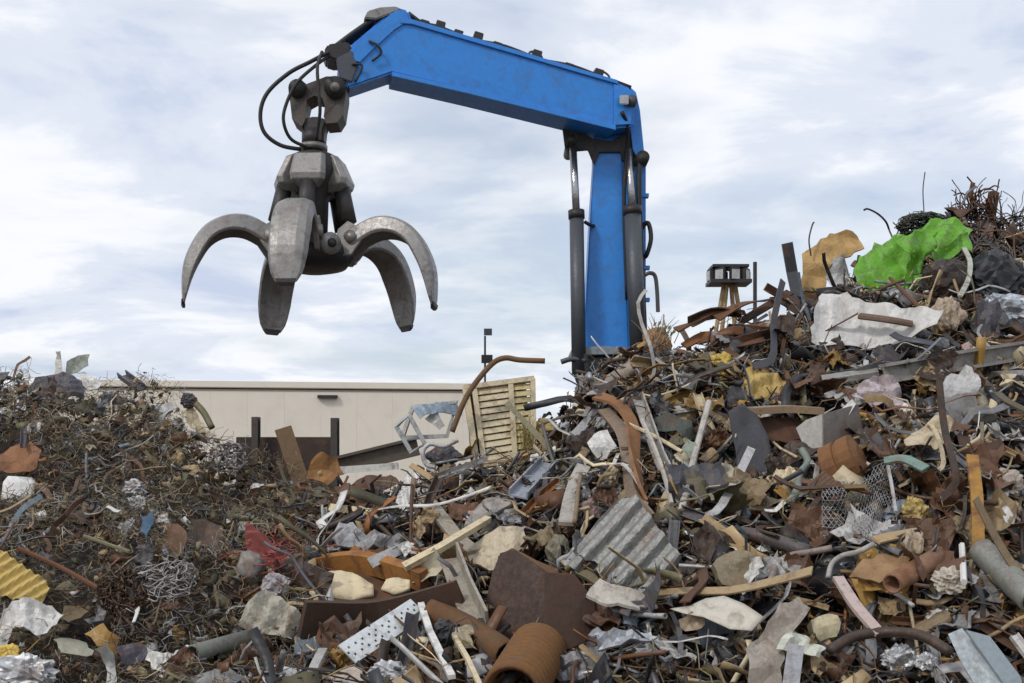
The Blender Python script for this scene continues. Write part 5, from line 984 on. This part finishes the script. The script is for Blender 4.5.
def scatter(name, label, kinds, n, size, xr, seed, sel=None, lift=(-0.10, 0.09), tilt=0.45, stick_up=0.0, pals=None):
    """n pieces spread evenly over the heap's area, joined into one mesh"""
    rg = np.random.default_rng(seed); X = rg.uniform(*xr, n*2); Y = rg.uniform(YF+.1, 16.2, n*2)
    px = CX + F*X/Y; yc = np.interp(px, CREST[:, 0], CREST[:, 2]); Z = mound_z(X, Y)
    ok = (Y < yc + 0.9) & (Z > 0.15) & (px > -170) & (px < 1200)
    if sel is not None: ok &= sel(px, HY-(Z-ZC)*F/Y)
    X, Y, Z, px = (a[ok][:n] for a in (X, Y, Z, px)); n = len(X); py = HY-(Z-ZC)*F/Y
    e = .15; gx = (mound_z(X+e, Y)-mound_z(X-e, Y))/(2*e); gy = (mound_z(X, Y+e)-mound_z(X, Y-e))/(2*e)
    N = np.stack([-gx, -gy, np.ones(n)], 1); N /= np.linalg.norm(N, axis=1)[:, None]
    ph = rg.uniform(0, 2*np.pi, n); A = np.stack([np.cos(ph), np.sin(ph), np.zeros(n)], 1)
    D = A - N*(A*N).sum(1)[:, None]; D /= np.linalg.norm(D, axis=1)[:, None]
    D = D + N*(np.abs(rg.normal(0, tilt, n))*rg.choice([-1, 1], n) + stick_up)[:, None]; D /= np.linalg.norm(D, axis=1)[:, None]
    Sv = np.cross(N, D); Sv /= np.linalg.norm(Sv, axis=1)[:, None]; U = np.cross(D, Sv); r = rg.normal(0, .7, n)[:, None]
    Sv, U = Sv*np.cos(r)+U*np.sin(r), U*np.cos(r)-Sv*np.sin(r)
    L = np.exp(rg.uniform(np.log(size[0]), np.log(size[1]), n))
    lf = rg.uniform(*lift, n)
    for x, y, rx, ry in FT:
        ins = ((px-x)/(rx*.8+2))**2 + ((py-y-2)/(ry*.8+2))**2 < 1; lf[ins] = np.minimum(lf[ins], -0.16*rg.uniform(.3, 1.0, ins.sum())); L[ins] = np.minimum(L[ins], 0.16)
    for x, y, rx, ry in TK:
        ins = (px-x)**2 + (py-y)**2 < 60; lf[ins] = np.minimum(lf[ins], 0.0); L[ins] = np.minimum(L[ins], 0.14)
    C = np.stack([X, Y, Z], 1) + N*lf[:, None]
    kk = list(kinds); wts = np.array([kinds[k] for k in kk], float); kind = rg.choice(len(kk), n, p=wts/wts.sum())
    col = np.zeros((n, 4)); rgn = np.where(px < 330 - np.maximum(0, py-520)*.5, 0, np.where(px > 560, 2, 1))
    for i, nm in enumerate(('left', 'mid', 'right')):
        c, w = (pals or PAL)[nm] if not isinstance(pals, tuple) else pals; m = rgn == i; col[m] = c[rg.choice(len(c), m.sum(), p=w)]
    col[:, :3] *= rg.uniform(.45, 1.25, (n, 1))
    VV = []; TT = []; CC = []; o0 = 0
    for ki, k in enumerate(kk):
        for ti, (tv, tt) in enumerate(LIB[k]):
            m = np.nonzero((kind == ki) & (np.arange(n) % len(LIB[k]) == ti))[0]
            if not len(m): continue
            P_ = C[m][:, None] + (tv[None, :, 0:1]*D[m][:, None] + tv[None, :, 1:2]*Sv[m][:, None] + tv[None, :, 2:3]*U[m][:, None])*L[m][:, None, None]
            nv = len(tv); VV.append(P_.reshape(-1, 3)); TT.append((tt[None] + (np.arange(len(m))*nv)[:, None, None] + o0).reshape(-1, 3)); CC.append(np.repeat(col[m], nv, 0)); o0 += nv*len(m)
    V = np.concatenate(VV); T = np.concatenate(TT); Cc = np.concatenate(CC)
    me = bpy.data.meshes.new(name); me.vertices.add(len(V)); me.vertices.foreach_set('co', V.astype('f').ravel())
    me.loops.add(len(T)*3); me.loops.foreach_set('vertex_index', T.astype('i').ravel()); me.polygons.add(len(T)); me.polygons.foreach_set('loop_start', np.arange(0, len(T)*3, 3, dtype='i'))
    me.update(calc_edges=True); me.validate()
    at = me.color_attributes.new('Col', 'FLOAT_COLOR', 'POINT'); at.data.foreach_set('color', Cc.astype('f').ravel())
    me.materials.append(M_STUFF); o = bpy.data.objects.new(name, me); COL.objects.link(o)
    tag(o, label, 'scrap', kind='stuff'); return len(T)
nt_ = 0
notleft = lambda px, py: px > 290 - np.maximum(0, py-520)*.5
nt_ += scatter('scrap_shreds', 'dense small shredded metal covering the middle and right heap', {'sheet': 3.5, 'strip': 6, 'chunk': 1.5, 'stick': 2}, 22000, (.07, .36), (-6, 13), 1, sel=notleft, lift=(-.36, .09))
nt_ += scatter('scrap_shreds', 'fine brown shredded metal covering the left heap', {'sheet': 1.2, 'strip': 5, 'chunk': 1.2, 'stick': 2.5}, 12000, (.04, .15), (-11, 1), 11, sel=lambda px, py: ~notleft(px, py), lift=(-.3, .07))
nt_ += scatter('scrap_litter', 'tiny scrap fragments filling the gaps of the heaps', {'sheet': 3, 'chunk': 3, 'strip': 3}, 11000, (.025, .09), (-8, 9), 2, lift=(-.22, .12), tilt=.7)
nt_ += scatter('scrap_bars', 'jumble of thin bars and strips sticking out of the heaps', {'strip': 3, 'stick': 3}, 3000, (.25, .6), (-6, 12), 3, sel=notleft, lift=(-.2, .10), tilt=.5)
nt_ += scatter('scrap_strips', 'long bent strips interlocked over the middle and right heap', {'ribbon': 1}, 3200, (.3, .8), (-4, 12), 33, sel=notleft, lift=(-.14, .10), tilt=.4)
nt_ += scatter('wire_litter', 'fine tangled wires over the left heap', {'wire': 1}, 26000, (.07, .26), (-10, 0.5), 4, sel=lambda px, py: px < 340, lift=(-.05, .15), tilt=.6, pals=pal([('olive', 6), ('tan', 6), ('rust-brown', 5), ('steel-grey', 3), ('pale grey', 3), ('cream', 2), ('dark brown', 2)]))
nt_ += scatter('wire_litter', 'loose wires strewn over the middle and right heap', {'wire': 1}, 3500, (.2, .55), (-3, 12), 5, sel=lambda px, py: px > 330, lift=(-.05, .12), tilt=.5)
pale = pal([('pale grey', 4), ('off-white', 3), ('silver', 2), ('steel-grey', 4), ('slate', 3), ('cream', 1)])
nt_ += scatter('pale_shreds', 'pale silvery shredded metal on the far-left crest and right shoulder of the left heap', {'sheet': 3, 'strip': 5}, 1500, (.08, .3), (-9, 0), 21, sel=lambda px, py: ((px < 42) & (py < 445)) | ((px > 72) & (px < 112) & (py < 395)) | ((px > 148) & (px < 216) & (py < 440) & (py > 396)), lift=(.0, .14), tilt=.6, pals=pale)
# loose pieces that ended up wholly buried are taken away again, the rest are described by what lies next to them
bpy.context.view_layer.update(); dg = bpy.context.evaluated_depsgraph_get(); eye = Vector((0, 0, ZC)); keep = []
for p in LOOSE:
    o = p['o']; vs = o.data.vertices; step = max(1, len(vs)//24); seen = 0
    for q in range(0, len(vs), step):
        w = o.matrix_world @ vs[q].co; hit = SC.ray_cast(dg, eye, (w - eye).normalized())
        if hit[0] and hit[4].name == o.name and 0 <= pix(w)[0] < 1024 and pix(w)[1] < 683: seen += 1
    if seen >= 3: keep.append(p)
    else: bpy.data.objects.remove(o)
LOOSE = keep
def rel(dx, dy):
    if abs(dx) > abs(dy)*1.8: return 'right of' if dx > 0 else 'left of'
    if abs(dy) > abs(dx)*1.8: return 'below' if dy > 0 else 'above'
    return ('below right of' if dx > 0 else 'below left of') if dy > 0 else ('above right of' if dx > 0 else 'above left of')
used = {}
for p in LOOSE:
    near = sorted(LAND, key=lambda q: (q[0]-p['x'])**2 + (q[1]-p['y'])**2)[:6]; done = False
    head = ' '.join(w for w in (p['size'], p['word'], p['phrase'], p['lean']) if w)
    for q in near:
        lb = f"{head}, {rel(p['x']-q[0], p['y']-q[1])} {q[2]}"
        if len(lb.split()) <= 16 and lb not in used: used[lb] = p; done = True; break
    if not done:
        q = near[0]; lb = f"{head}, nearest to {q[2]}"
    p['o']['label'] = lb

print('stuff triangles', nt_, 'loose', len(LOOSE))
